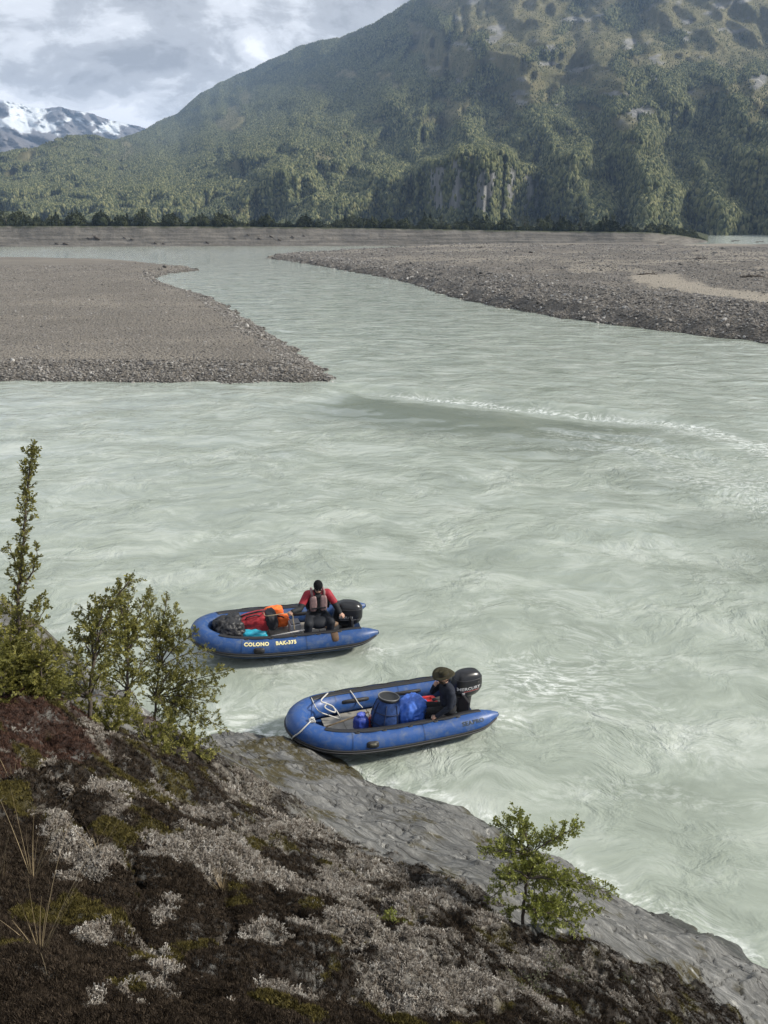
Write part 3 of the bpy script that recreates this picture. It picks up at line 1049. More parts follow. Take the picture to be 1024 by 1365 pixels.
def rock_fields(X, Y):
    z = ROCK0(X, Y)
    px, py, dep = to_px(X, Y, z)
    front = dep > 0.5
    ppx, ppy = np.where(front, px, 0), np.where(front, py, 2000)
    wob = 16 * fbm(X * 1.3, Y * 1.3, 4, 301) + 9 * fbm(X * 4, Y * 4, 3, 302)
    sd = poly_sdf(ppx, ppy, HEATH_EDGE)
    heath = np.where(front, sstep(-8, 8, sd + wob), 1.0)
    # outcrop shoulder at the far left stays bare rock with a moss rim
    lumpy = lumps(X + .08 * fbm(X * 3, Y * 3, 2, 5), Y + .08 * fbm(X * 3 + 7, Y * 3, 2, 6), 4.2, 311) * .125 * (.5 + sstep(-.3, .4, fbm(X * .8, Y * .8, 3, 313))) + lumps(X, Y, 10.0, 317) * .038
    broad = .07 * fbm(X * 1.1, Y * 1.1, 4, 321)
    # glacier-smoothed rock: long grooves that run down to the water, broken steps
    ca, sa = math.cos(R(-32)), math.sin(R(-32))
    gx, gy = X * ca - Y * sa, X * sa + Y * ca
    wv = .5 * fbm(X * .6, Y * .6, 3, 331)
    groove = .05 * fbm(gx * .35 + wv, gy * 2.6 + wv * 2, 3, 333)
    step = .06 * (np.abs(((gy * 1.1 + .7 * fbm(gx * .5, gy * .5, 3, 335)) % 1) - .5) * 2) ** 3
    crack = -.05 * sstep(.07, .0, np.abs(fbm(gx * .8 + .4 * fbm(X * 2, Y * 2, 2, 9), gy * 1.5, 3, 341)))
    bulge = .15 * fbm(gx * .4 + 3, gy * .7, 2, 361) + .03 * np.abs(fbm(gx * .7, gy * 1.8, 3, 363))
    small = .012 * fbm(X * 5, Y * 5, 4, 351)
    zz = z + heath * (lumpy + broad * .8) + (1 - heath) * (groove * 1.2 + step * 1.3 + crack + bulge * sstep(-.1, .5, z)) + small
    zz = np.where(z < -.2, z, zz)
    return zz, heath, ppx, ppy, dep


_SURF = {}


def build_rock():
    az = np.concatenate([np.linspace(-2.9, -.78, 60)[:-1], np.linspace(-.78, .70, 560), np.linspace(.70, 2.9, 60)[1:]])
    rg = np.concatenate([[.02], np.geomspace(.25, 1.0, 14)[:-1], np.geomspace(1.0, 21, 560)])
    A, Rr = np.meshgrid(az, rg)
    X, Y = Rr * np.sin(A), Rr * np.cos(A)
    Z, heath, px, py, dep = rock_fields(X, Y)
    Z = np.maximum(Z, -2.6)
    # moss colours: black-brown cushions, rusty brown on the far-left knoll, olive by the edges
    n1 = fbm(X * 1.2, Y * 1.2, 4, 401); n2 = fbm(X * 2.8, Y * 2.8, 4, 411)
    rust = sstep(-.1, .4, .6 * n1 + 1.0 * sstep(330, 60, px) * sstep(1120, 980, py) - .55)
    olive = sstep(.28, .6, n2 + .35 * np.exp(-((px - 200) / 160) ** 2 - ((py - 1100) / 70) ** 2))
    # moss films on the bare rock: rim of the far-left shoulder, the mooring ledge, streaks in cracks
    film = np.zeros_like(X)
    for (cx, cy, rx, ry, a) in [(60, 850, 60, 26, 1.0), (380, 992, 60, 9, .95), (455, 1022, 55, 18, 1.0), (335, 1000, 40, 10, .7), (350, 1030, 30, 26, .75), (430, 1090, 30, 12, .9), (560, 1130, 30, 40, .3), (920, 1305, 24, 22, .9), (840, 1300, 60, 22, .6), (760, 1270, 50, 20, .5)]:
        film = np.maximum(film, a * np.exp(-((px - cx) / rx) ** 2 - ((py - cy) / ry) ** 2))
    film = sstep(.22, .5, film + .42 * fbm(X * 2.2, Y * 2.2, 5, 421) + .30 * sstep(.25, .6, fbm(X * .9 + 4, Y * .9, 4, 423)))
    film = film * (1 - heath)
    wet = sstep(.38, .10, Z + .06 * fbm(X * 2, Y * 2, 3, 431))
    m = Mat('outcrop', 0.8, 0.3)
    ca = m.co((1, 1, 1), (0, 0, R(32)))
    sc = m.N('ShaderNodeMapping'); m.L(ca, sc.inputs[0]); sc.inputs['Scale'].default_value = (.45, 2.4, 1.2)
    str_ = m.noise(2.2, 7, .68, .9, sc.outputs[0])
    rock = m.ramp(str_, [(.28, (.045, .045, .044)), (.45, (.095, .095, .092)), (.60, (.16, .16, .154)), (.78, (.29, .285, .275))])
    spk = m.ramp(m.noise(26, 5, .75), [(.32, (.55, .55, .55)), (.68, (1.28, 1.28, 1.28))])
    rock = m.mix(.8, rock, m.mix(1.0, rock, spk, 'MULTIPLY'))
    # pale crust lichen and dark algae stains on the rock
    rock = m.mix(m.ramp(m.noise(5, 7, .72, .4), [(.60, 0), (.68, .75)]), rock, (.40, .39, .36))
    rock = m.mix(m.ramp(m.noise(1.3, 8, .7, .6), [(.56, 0), (.70, .85)]), rock, (.06, .058, .052))
    cw = m.N('ShaderNodeMapping'); m.L(ca, cw.inputs[0]); cw.inputs['Scale'].default_value = (.35, 1.1, 1.0)
    wn = m.N('ShaderNodeTexNoise'); m.L(cw.outputs[0], wn.inputs[0]); wn.inputs['Scale'].default_value = 1.6; wn.inputs['Detail'].default_value = 4
    wa = m.N('ShaderNodeVectorMath', operation='MULTIPLY_ADD'); m.L(wn.outputs['Color'], wa.inputs[0]); wa.inputs[1].default_value = (.9, .9, .9); m.L(cw.outputs[0], wa.inputs[2])
    cr = m.voronoi(1.3, 'DISTANCE_TO_EDGE', wa.outputs[0])
    rock = m.mix(m.ramp(cr, [(0.0, .7), (.012, 0)]), rock, (.035, .033, .03))
    rock = m.mix(m.attr('wet'), rock, m.mix(1.0, rock, (.42, .42, .40), 'MULTIPLY'))
    mossn = m.noise(34, 6, .75)
    dark = m.ramp(mossn, [(.3, (.010, .008, .006)), (.55, (.026, .020, .015)), (.78, (.062, .050, .038))])
    rusty = m.ramp(mossn, [(.3, (.016, .009, .007)), (.55, (.042, .023, .017)), (.78, (.085, .052, .040))])
    oliv = m.ramp(mossn, [(.3, (.025, .022, .008)), (.55, (.062, .052, .016)), (.78, (.12, .10, .035))])
    moss = m.mix(m.attr('rust'), dark, rusty)
    moss = m.mix(m.attr('olive'), moss, oliv)
    gap = m.ramp(m.noise(4.2, 8, .72, .7), [(.53, 0), (.61, .9)])
    moss = m.mix(gap, moss, m.mix(.6, (.21, .20, .18), rock))
    moss = m.mix(m.math('MULTIPLY', m.attr('crust'), m.ramp(m.noise(22, 6, .75), [(.40, 0), (.6, 1)])), moss, (.235, .215, .185))
    c = m.mix(m.attr('heath'), rock, moss)
    fe = m.math('MULTIPLY', m.attr('film'), m.ramp(m.noise(7, 7, .75, .5), [(.42, 0), (.52, 1)]))
    c = m.mix(fe, c, m.mix(.35, oliv, dark))
    m.color(c)
    hb = m.attr('heath')
    m.bump(str_, m.math('MULTIPLY_ADD', hb, -.3, .55), .03)
    m.bump(m.noise(26, 5, .75), m.math('MULTIPLY_ADD', hb, .3, .45), .015)
    m.bump(m.noise(70, 5, .8), m.math('MULTIPLY_ADD', hb, .7, .12), .02)
    m.bump(m.ramp(cr, [(0, 0), (.02, 1)]), m.math('SUBTRACT', .8, hb, clamp=True), .03)
    m.L(m.math('MULTIPLY_ADD', m.attr('wet'), -.45, .85), m.b.inputs['Roughness'])
    o = grid_obj('rock_outcrop', X, Y, Z, m.m, {'heath': heath, 'crust': sstep(.25, .65, lichen_amount(px, py, X, Y)), 'rust': rust, 'olive': olive, 'film': film, 'wet': wet})
    tag(o, kind='structure')
    _SURF.update(X=X, Y=Y, Z=Z, heath=heath, px=px, py=py, dep=dep)


def hit(px, py):
    """where the ray through a photo pixel meets the outcrop"""
    r = ray(px, py)
    lo = None
    for dep in np.arange(1.5, 17, .04):
        p = r * dep + np.array([0, 0, CAM_H])
        if p[2] <= float(ROCK0(p[0], p[1])): return p
    return r * 9 + np.array([0, 0, CAM_H])


def ground_z(x, y):
    return float(rock_fields(np.array([x]), np.array([y]))[0][0])


# ------------------------------------------------------------------ ground cover
def lichen_sources():
    m = Mat('pale_lichen', 0.95, 0.1)
    r = m.rand()
    c = m.ramp(r, [(0, (.15, .132, .112)), (.4, (.25, .226, .197)), (.75, (.335, .312, .28)), (1, (.45, .43, .395))])
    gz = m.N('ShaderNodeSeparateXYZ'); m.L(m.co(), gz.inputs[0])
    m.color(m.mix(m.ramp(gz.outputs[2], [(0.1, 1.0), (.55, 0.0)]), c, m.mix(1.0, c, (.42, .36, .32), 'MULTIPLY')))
    src = []
    for k in range(5):
        rr = random.Random(500 + k)
        mb = MB()
        for _ in range(17):
            a, q = rr.uniform(0, 6.28), rr.uniform(0, .55) ** .7
            p = Vector((q * math.cos(a), q * math.sin(a), -.12))
            d = Vector((math.cos(a) * q * .9 + rr.uniform(-.3, .3), math.sin(a) * q * .9 + rr.uniform(-.3, .3), 1)).normalized()
            h = rr.uniform(.5, .95)
            mid = p + d * h * .55
            tip = p + d * h + Vector((rr.uniform(-.1, .1), rr.uniform(-.1, .1), 0))
            mb.tube([p, mid, tip], [.062, .066, .035], 3, True)
            for _ in range(3):
                b = p + d * h * rr.uniform(.45, .95)
                e = b + Vector((rr.uniform(-1, 1), rr.uniform(-1, 1), rr.uniform(.1, .9))).normalized() * rr.uniform(.15, .3)
                mb.tube([b, e], [.055, .03], 3, True)
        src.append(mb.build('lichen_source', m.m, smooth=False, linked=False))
    return src


def moss_sources():
    m = Mat('dark_moss_shoots', 0.95, 0.08)
    r = m.rand()
    n = m.noise(1.1, 4, .6, co=m.co(src='Generated'))
    m.color(m.mix(r, (.012, .009, .007), (.072, .055, .040)))
    m2 = Mat('olive_moss_shoots', 0.95, 0.08)
    m2.color(m2.mix(m2.rand(), (.030, .026, .010), (.13, .108, .036)))
    m3 = Mat('rusty_moss_shoots', 0.95, 0.08)
    m3.color(m3.mix(m3.rand(), (.020, .011, .009), (.115, .066, .050)))
    src = []
    for k, mm in enumerate((m.m, m2.m, m3.m)):
        rr = random.Random(600 + k)
        V, Fc = [], []
        for _ in range(26):
            a, q = rr.uniform(0, 6.28), rr.uniform(0, 1) ** .5
            x, y = q * math.cos(a), q * math.sin(a)
            w = rr.uniform(.07, .13); b = rr.uniform(0, 6.28)
            dx, dy = w * math.cos(b), w * math.sin(b)
            h = rr.uniform(.45, .95)
            i = len(V)
            V += [(x - dx, y - dy, -.2), (x + dx, y + dy, -.2), (x * 1.3 + rr.uniform(-.2, .2), y * 1.3 + rr.uniform(-.2, .2), h)]
            Fc.append((i, i + 1, i + 2))
        src.append(mesh_obj('moss_source', V, Fc, mm, smooth=False, linked=False))
    return src


LICHEN_ZONES = [(400, 1110, 60, 26, .75), (330, 1060, 55, 22, .7), (470, 1180, 60, 26, .8), (180, 1090, 60, 16, .75), (80, 1050, 32, 26, .5), (80, 1125, 26, 16, .7), (95, 1145, 30, 16, .8),
                (180, 1115, 60, 14, .6), (300, 1165, 75, 26, .8), (360, 1180, 70, 28, .85), (215, 1170, 60, 22, .6), (160, 1180, 60, 18, .45), (230, 1245, 26, 12, .7), (135, 1270, 28, 10, .6), (215, 1325, 36, 18, .85),
                (350, 1285, 30, 14, .55), (470, 1275, 46, 24, .9), (545, 1310, 60, 32, .9), (620, 1345, 60, 26, .8), (560, 1215, 60, 22, .8), (640, 1255, 40, 18, .6), (700, 1290, 60, 22, .6), (780, 1310, 50, 20, .5), (400, 1345, 50, 12, .5),
                (180, 1000, 60, 9, .55), (120, 985, 30, 8, .5), (270, 1090, 40, 14, .55), (520, 1160, 36, 16, .5), (680, 1350, 60, 20, .5), (850, 1345, 40, 16, .35)]


def lichen_amount(px, py, X, Y):
    z = np.zeros_like(px)
    for cx, cy, rx, ry, a in LICHEN_ZONES:
        z = np.maximum(z, a * np.exp(-((px - cx) / (rx * 1.2)) ** 2 - ((py - cy) / (ry * 1.25)) ** 2))
    n = fbm(X * 2.6, Y * 2.6, 5, 501)
    bias = .12 * sstep(250, 450, px) - .05
    return z + .55 * n + .22 * fbm(X * 11, Y * 11, 3, 503) + bias


def build_cover():
    rng = np.random.default_rng(21)
    # candidate spots spread evenly over what the photo shows
    n = 130000
    G = _SURF
    vis = (G['px'] > -70) & (G['px'] < 1010) & (G['py'] > 905) & (G['py'] < 1430) & (G['dep'] > 1.2) & (G['dep'] < 10)
    vis = vis[:-1, :-1] & vis[1:, 1:]
    pxa, pya = np.clip(G['px'], -400, 1500), np.clip(G['py'], 0, 2000)
    ar = np.abs((pxa[:-1, 1:] - pxa[:-1, :-1]) * (pya[1:, :-1] - pya[:-1, :-1]))
    w = (np.minimum(ar, 60) * vis).ravel(); w /= w.sum()
    cell = rng.choice(len(w), n, p=w)
    i, j = np.divmod(cell, G['X'].shape[1] - 1)
    s_, t_ = rng.random(n), rng.random(n)

    def bil(k):
        A = G[k]
        return A[i, j] * (1 - s_) * (1 - t_) + A[i + 1, j] * s_ * (1 - t_) + A[i, j + 1] * (1 - s_) * t_ + A[i + 1, j + 1] * s_ * t_
    X, Y, Z, heath, px, py, dep = (bil(k) for k in ('X', 'Y', 'Z', 'heath', 'px', 'py', 'dep'))
    am = lichen_amount(px, py, X, Y)
    ok = (heath > .4) & (dep < 9.5)
    isl = ok & (am > .33)
    # keep clumps at a natural spacing: thin by distance
    sel = np.where(isl)[0]
    sel = sel[rng.random(len(sel)) < np.clip((dep[sel] / 5.0) ** 1.0, .25, 1) * .40 * sstep(.33, .62, am[sel] + .25 * fbm(X[sel] * 9, Y[sel] * 9, 3, 515))]
    k = len(sel)
    s = rng.uniform(.009, .030, k) * np.clip(.75 + .09 * dep[sel], .9, 1.5) * (1 + .35 * (am[sel] > .7))
    pts = np.stack([X[sel], Y[sel], Z[sel]], 1)
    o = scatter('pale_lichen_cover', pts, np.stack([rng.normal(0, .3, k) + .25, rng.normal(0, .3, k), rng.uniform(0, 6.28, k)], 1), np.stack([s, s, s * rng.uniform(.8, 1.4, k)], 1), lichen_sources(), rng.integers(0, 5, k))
    tag(o, 'pale grey coral lichen growing over the dark mossy slope', 'lichen', kind='stuff')
    mo = np.where(ok & (am < .5))[0]
    mo = mo[rng.random(len(mo)) < .75]
    k = len(mo)
    n1 = fbm(X[mo] * 1.2, Y[mo] * 1.2, 4, 401); n2 = fbm(X[mo] * 2.8, Y[mo] * 2.8, 4, 411)
    rust = .6 * n1 + 1.0 * sstep(330, 60, px[mo]) * sstep(1120, 980, py[mo]) - .55 > .12
    olive = n2 + .35 * np.exp(-((px[mo] - 200) / 160) ** 2 - ((py[mo] - 1100) / 70) ** 2) > .42
    idx = np.where(olive, 1, np.where(rust, 2, 0))
    s = rng.uniform(.010, .019, k) * np.clip(.6 + .1 * dep[mo], .8, 1.4)
    o = scatter('dark_moss_cover', np.stack([X[mo], Y[mo], Z[mo]], 1), np.stack([rng.normal(0, .35, k) + .2, rng.normal(0, .35, k), rng.uniform(0, 6.28, k)], 1), np.stack([s, s, s], 1), moss_sources(), idx)
    tag(o, 'black brown and olive moss carpeting the near slope', 'moss', kind='stuff')

# =================================================================== BOATS
from mathutils import noise as mnoise


def text_mesh(txt, size, bold=0.0, space=1.0, xs=1.0):
    cu = bpy.data.curves.new('txt', 'FONT')
    cu.body = txt; cu.size = size; cu.offset = bold; cu.space_character = space; cu.align_x = 'LEFT'
    cu.resolution_u = 3
    o = bpy.data.objects.new('txt', cu)
    COL.objects.link(o)
    bpy.context.view_layer.update()
    dg = bpy.context.evaluated_depsgraph_get()
    me = bpy.data.meshes.new_from_object(o.evaluated_get(dg))
    V = [Vector((v.co.x * xs, v.co.y, 0)) for v in me.vertices]
    Fc = [tuple(p.vertices) for p in me.polygons]
    bpy.data.objects.remove(o)
    x0, x1 = min(v.x for v in V), max(v.x for v in V)
    return [Vector((v.x - x0, v.y, 0)) for v in V], Fc, x1 - x0


def pvc_mat(name, col):
    if name in MATS: return MATS[name]
    m = Mat(name, 0.42, 0.45)
    big = m.ramp(m.noise(2.0, 5, .6), [(.3, tuple(c * .84 for c in col)), (.7, tuple(min(1, c * 1.1) for c in col))])
    dirt = m.ramp(m.noise(7, 7, .72, .5), [(.47, 0), (.72, .5)])
    m.color(m.mix(dirt, big, (.16, .18, .19)))
    m.L(m.math('MULTIPLY_ADD', m.noise(11, 4, .6), .3, .28), m.b.inputs['Roughness'])
    m.bump(m.noise(3.5, 4, .6), .18, .02)
    MATS[name] = m.m
    return m.m


HALF = [(-2.20, .70, .36, .04), (-2.02, .70, .335, .13), (-1.80, .71, .305, .205), (-1.55, .72, .29, .236), (-1.1, .735, .28, .24), (-.6, .745, .28, .24), (0, .75, .285, .24), (.6, .735, .305, .24),
        (1.05, .69, .335, .24), (1.40, .60, .375, .238), (1.66, .44, .42, .235), (1.84, .23, .455, .232), (1.90, 0, .465, .23)]


class TubeFrame:
    def __init__(self):
        pts = HALF + [(x, -y, z, r) for x, y, z, r in HALF[-2::-1]]
        sp = smooth_path(pts, 7)
        self.C = [Vector(p[:3]) for p in sp]; self.r = [float(p[3]) for p in sp]
        n = len(sp)
        self.out, self.up = [], []
        for i in range(n):
            t = (self.C[min(i + 1, n - 1)] - self.C[max(i - 1, 0)]).normalized()
            o = Vector((t.y, -t.x, 0)).normalized() * -1
            u = t.cross(o)
            if u.z < 0: u = -u
            self.out.append(o); self.up.append(u)
        self.n = n

    def pt(self, i, ang, extra=0.0):
        a = R(ang)
        return self.C[i] + (self.out[i] * math.cos(a) + self.up[i] * math.sin(a)) * (self.r[i] + extra)

    def at_x(self, x, ang, extra, side=1):
        """point on the straight part of a side tube at station x"""
        idx = range(self.n // 2 + 1) if side > 0 else range(self.n - 1, self.n // 2 - 1, -1)
        idx = list(idx)
        for a, b in zip(idx, idx[1:]):
            if self.C[a].x <= x <= self.C[b].x:
                t = (x - self.C[a].x) / max(1e-6, self.C[b].x - self.C[a].x)
                return self.pt(a, ang, extra).lerp(self.pt(b, ang, extra), t)
        return self.pt(idx[0], ang, extra)

    def strip(self, a0, a1, i0, i1, extra0=.002, extra1=.016, k=4):
        """raised band on the tube's skin between two angles"""
        V, Fc = [], []
        prof = [(a0, extra0)] + [(a0 + (a1 - a0) * j / k, extra1) for j in range(k + 1)] + [(a1, extra0)]
        w = len(prof)
        for i in range(i0, i1 + 1):
            for a, e in prof: V.append(self.pt(i, a, e))
        for i in range(i1 - i0):
            for j in range(w - 1):
                p = i * w + j
                Fc.append((p, p + 1, p + w + 1, p + w))
        return V, Fc


TF = TubeFrame()


def boat_frame(name, loc, yaw, pitch, roll=0):
    o = empty(name, loc)
    o.rotation_mode = 'XYZ'
    o.rotation_euler = (roll, -pitch, math.pi + yaw)
    return o


def patch_on_tube(x, side, ang, w, h, ex=.006, seg=20, power=4.0):
    """rounded pad that follows the tube"""
    V = [TF.at_x(x, ang, ex, side)]
    for k in range(seg):
        a = 2 * math.pi * k / seg
        c, s = math.cos(a), math.sin(a)
        q = (abs(c) ** power + abs(s) ** power) ** (-1 / power)
        V.append(TF.at_x(x + w / 2 * c * q, ang + math.degrees(h / 2 * s * q / .24), ex, side))
    b = len(V)
    for k in range(seg):
        a = 2 * math.pi * k / seg
        c, s = math.cos(a), math.sin(a)
        q = (abs(c) ** power + abs(s) ** power) ** (-1 / power)
        V.append(TF.at_x(x + (w / 2 + .006) * c * q, ang + math.degrees((h / 2 + .006) * s * q / .24), -.004, side))
    Fc = [(0, 1 + k, 1 + (k + 1) % seg) for k in range(seg)] + [(1 + k, b + k, b + (k + 1) % seg, 1 + (k + 1) % seg) for k in range(seg)]
    return V, Fc


def tube_text(txt, size, x_start, ang, mat, parent, side=1, bold=.0, space=1.0, xs=1.0, name='lettering'):
    V, Fc, w = text_mesh(txt, size, bold, space, xs)
    V2 = [TF.at_x(x_start - side * v.x, ang + math.degrees(v.y / .24), .007, side) for v in V]
    return mesh_obj(name, V2, Fc, mat, parent, smooth=False)


def build_hull(root, tube_col, tag_txt=None):
    blue = pvc_mat('tube_' + tube_col[0], tube_col[1])
    navy = pvc_mat('hull_' + tube_col[0], tuple(c * .62 for c in tube_col[1]))
    black = plain('black_rubber', (.018, .018, .020), .55, .4)
    seg = 22
    V, Fc = [], []
    for i in range(TF.n):
        for k in range(seg): V.append(TF.pt(i, 360 * k / seg))
    for i in range(TF.n - 1):
        for k in range(seg):
            k2 = (k + 1) % seg
            Fc.append((i * seg + k, i * seg + k2, (i + 1) * seg + k2, (i + 1) * seg + k))
    Fc.append(tuple(range(seg))); Fc.append(tuple((TF.n - 1) * seg + k for k in range(seg - 1, -1, -1)))
    t = mesh_obj('tube', V, Fc, blue, root)
    # welded seams across the tube
    for x in (1.0, -.45):
        for s in (1, -1):
            pts = [TF.at_x(x + .012, a, .003, s) for a in range(-60, 150, 12)]
            pts2 = [TF.at_x(x - .012, a, .003, s) for a in range(-60, 150, 12)]
            n = len(pts)
            mesh_obj('seam', pts + pts2, [(i, i + 1, n + i + 1, n + i) for i in range(n - 1)], navy, t)
    mb = MB()
    mb.add(*TF.strip(-26, -4, 3, TF.n - 4, .002, .026, 6))
    rs = mb.build('rub_strake', black, root)
    MB().add(*TF.strip(-17, -13, 3, TF.n - 4, .02, .034, 2)).build('strake_ridge', plain('grey_rubber', (.09, .09, .095), .6), rs)
    # fabric bottom with a shallow keel
    V, Fc = [], []
    half = TF.n // 2
    idx = list(range(10, half))
    for i in idx:
        a = TF.pt(i, -80, -.01); b = TF.pt(TF.n - 1 - i, -80, -.01)
        keel = Vector(((a.x + b.x) / 2, 0, min(a.z, .25) - .14))
        V += [a, a.lerp(keel, .5) + Vector((0, 0, -.02)), keel, b.lerp(keel, .5) + Vector((0, 0, -.02)), b]
    for j in range(len(idx) - 1):
        for k in range(4):
            p = j * 5 + k
            Fc.append((p, p + 1, p + 6, p + 5))
    mesh_obj('hull', V, Fc, navy, root)
    # floor boards
    fm = plain('floor_alloy', (.27, .255, .225), .6, .4, .25, 6, .15, 30)
    xs = [-1.5, -.9, -.3, .3, .9, 1.32]
    for a, b in zip(xs, xs[1:]):
        w = 1.02 if b <= .9 else .86
        MB().box(((a + b) / 2, 0, .15 + (.02 if b > .9 else 0)), (b - a - .012, w, .03), bev=.006).build('floor_board', fm, root, smooth=False)
    tr = MB().box((-1.60, 0, .36), (.055, 1.06, .56), bev=.012).build('transom', plain('transom_ply', (.022, .022, .024), .6, .4), root, smooth=False)
    MB().box((-1.60, 0, .65), (.07, .5, .05), bev=.01).build('transom_plate', plain('grey_alloy', (.22, .22, .23), .4, .5), tr, smooth=False)
    # black wear strip along the inside top, with the safety line beside it
    for s, (i0, i1) in ((1, (14, 66)), (-1, (TF.n - 67, TF.n - 15))):
        MB().add(*TF.strip(84, 112, i0, i1, .002, .014, 4)).build('wear_strip', black, root)
        # safety line looped between rope holders
        rp, holders = [], [-1.25, -.75, -.2, .35, .9]
        for a, b in zip(holders, holders[1:]):
            for k in range(9):
                f = k / 8
                rp.append(TF.at_x(a + (b - a) * f, 84 - 7 * math.sin(math.pi * f), .018, s))
        ln = MB().tube(rp, .0095, 5).build('safety_line', black, root)
        for x in holders: MB().add(*patch_on_tube(x, s, 84, .10, .07, .012)).build('rope_holder', black, root)
    # pads inside the starboard and port tubes
    for s in (1, -1):
        for x, w in ((.55, .62), (-.62, .66)):
            MB().add(*patch_on_tube(x, s, 152, w, .075, .012, 24, 6)).build('inner_pad', black, root)
    return t


def outboard(parent, loc, yaw, scale, text, accent, text_size=.088):
    black = plain('cowling_black', (.012, .012, .014), .28, .5, .1, 4)
    sat = plain('motor_satin', (.02, .02, .022), .5, .4)
    root = empty('outboard_motor', loc, (0, 0, yaw), parent)
    S = scale

    def shape(d):
        x, y, z = d
        # flat-bottomed bonnet, higher and fuller at the front, raked back
        zz = z if z > 0 else z * .9
        w = 1.0 - .18 * max(0, z) - .10 * max(0, -x)
        return Vector((x * (1 - .10 * max(0, z)) - .10 * z, y * w, zz * (1.0 + .06 * x)))
    cow = MB().blob((-.08 * S, 0, .98 * S), (.315 * S, .215 * S, .285 * S), 4, shape, None, 0, 3.1).build('cowling', black, root)
    # moulded swage lines
    for zz in (.90, 1.13):
        pts = []
        for k in range(41):
            a = 2 * math.pi * k / 40
            c, s = math.cos(a), math.sin(a)
            q = (abs(c) ** 3.1 + abs(s) ** 3.1) ** (-1 / 3.1)
            zf = (zz - .98) / .285
            q2 = max(.1, (1 - abs(zf) ** 3.1)) ** (1 / 3.1)
            d = shape(Vector((c * q * q2, s * q * q2, zf)))
            pts.append(Vector((-.08 * S + d.x * .315 * S * 1.008, d.y * .215 * S * 1.012, .98 * S + d.z * .285 * S)))
        MB().tube(pts, .005 * S, 5, False).build('trim_line', plain('trim_dark', (.05, .05, .055), .4), cow)
    mb = MB()
    path = [(-.07 * S, 0, .76 * S), (-.09 * S, 0, .62 * S), (-.10 * S, 0, .42 * S), (-.12 * S, 0, .15 * S), (-.13 * S, 0, -.25 * S)]
    V, Fc = tube(path, [.16 * S, .125 * S, .10 * S, .085 * S, .06 * S], 12)
    V = [Vector((v.x * 1.0, v.y * .72, v.z)) for v in V]
    mb.add(V, Fc)
    mb.build('leg', sat, root)
    MB().box((-.20 * S, 0, -.02 * S), (.34 * S, .2 * S, .015 * S), bev=.004).build('cavitation_plate', sat, root)
    MB().box((.06 * S, 0, .52 * S), (.10 * S, .24 * S, .26 * S), bev=.02).build('clamp_bracket', sat, root)
    th = MB().tube([(.14 * S, .02, .80 * S), (.34 * S, .02, .79 * S), (.62 * S, .03, .77 * S)], [.035 * S, .028 * S, .024 * S], 10).build('tiller', sat, root)
    MB().tube([(.50 * S, .026, .779 * S), (.66 * S, .031, .767 * S)], .031 * S, 10).build('grip', plain('grip_rubber', (.03, .03, .03), .8), th)
    # lettering on both flanks, wrapped on the bonnet
    bm = bmesh.new(); bm.from_mesh(cow.data); bv = BVHTree.FromBMesh(bm); bm.free()
    white = plain('white_decal', (.5, .5, .51), .5, .3)
    for s in (1, -1):
        V, Fc, w = text_mesh(text, text_size * S, .002, 1.0, 1.25)
        V2 = []
        for v in V:
            q = Vector((-.045 * S - s * (v.x - w / 2), s * 2, .965 * S + v.y - .02))
            h = bv.ray_cast(q, Vector((0, -s, 0)))
            V2.append((h[0] + Vector((0, s * .004, 0))) if h[0] is not None else Vector((q.x, s * .2 * S, q.z)))
        mesh_obj('lettering', V2, Fc, white, cow, smooth=False)
        V, Fc = [], []
        for k in range(14):
            for dz in (0, .012 * S):
                q = Vector((-.09 * S - s * (k / 13 - .5) * .34 * S, s * 2, .915 * S + dz - .008 * S * abs(k / 13 - .5)))
                h = bv.ray_cast(q, Vector((0, -s, 0)))
                V.append((h[0] + Vector((0, s * .004, 0))) if h[0] is not None else Vector((q.x, s * .2 * S, q.z)))
        Fc = [(2 * k, 2 * k + 1, 2 * k + 3, 2 * k + 2) for k in range(13)]
        mesh_obj('stripe', V, Fc, plain('stripe_' + accent[0], accent[1], .4), cow, smooth=False)
    return root


def bag_fn(seed, amt=.10, freq=2.2, folds=.06):
    off = Vector((seed * 3.1, seed * 1.7, seed * 5.3))

    def fn(d):
        n = mnoise.fractal(d * freq + off, .9, 2.1, 4)
        f = 1 - abs(mnoise.noise(d * freq * 2.3 + off * 2))
        return d * (1 + amt * n + folds * (f - .6))
    return fn


def local_pt(frame, px, py, z=0.0):
    """boat coordinates of the point at height z in the boat seen at a photo pixel"""
    bpy.context.view_layer.update()
    M = frame.matrix_world.inverted()
    o = M @ Vector((0, 0, CAM_H)); d = (M.to_3x3() @ Vector(ray(px, py)))
    t = (z - o.z) / d.z
    return o + d * t


def in_boat(frame, name, loc, rot=(0, 0, 0)):
    """a thing of its own resting in a boat: an Empty at its base in world space"""
    bpy.context.view_layer.update()
    e = empty(name)
    e.matrix_world = frame.matrix_world @ Matrix.Translation(loc) @ Euler(rot).to_matrix().to_4x4()
    return e


def place_mesh(frame, o):
    bpy.context.view_layer.update()
    o.matrix_world = frame.matrix_world.copy()
    return o


# ------------------------------------------------------------------ people
def capsule(mb, a, b, ra, rb, seg=14, mi=0):
    a, b = Vector(a), Vector(b)
    d = b - a
    n = 5
    path, rad = [], []
    L_ = max(d.length, 1e-5); t = d / L_
    for k in range(n + 1):
        q = math.pi / 2 * (1 - k / n)
        path.append(a - t * ra * math.sin(q)); rad.append(max(ra * math.cos(q), .0008))
    for k in range(1, n + 1):
        q = math.pi / 2 * k / n
        path.append(b + t * rb * math.sin(q)); rad.append(max(rb * math.cos(q), .0008))
    mb.tube(path, rad, seg, True, mi)


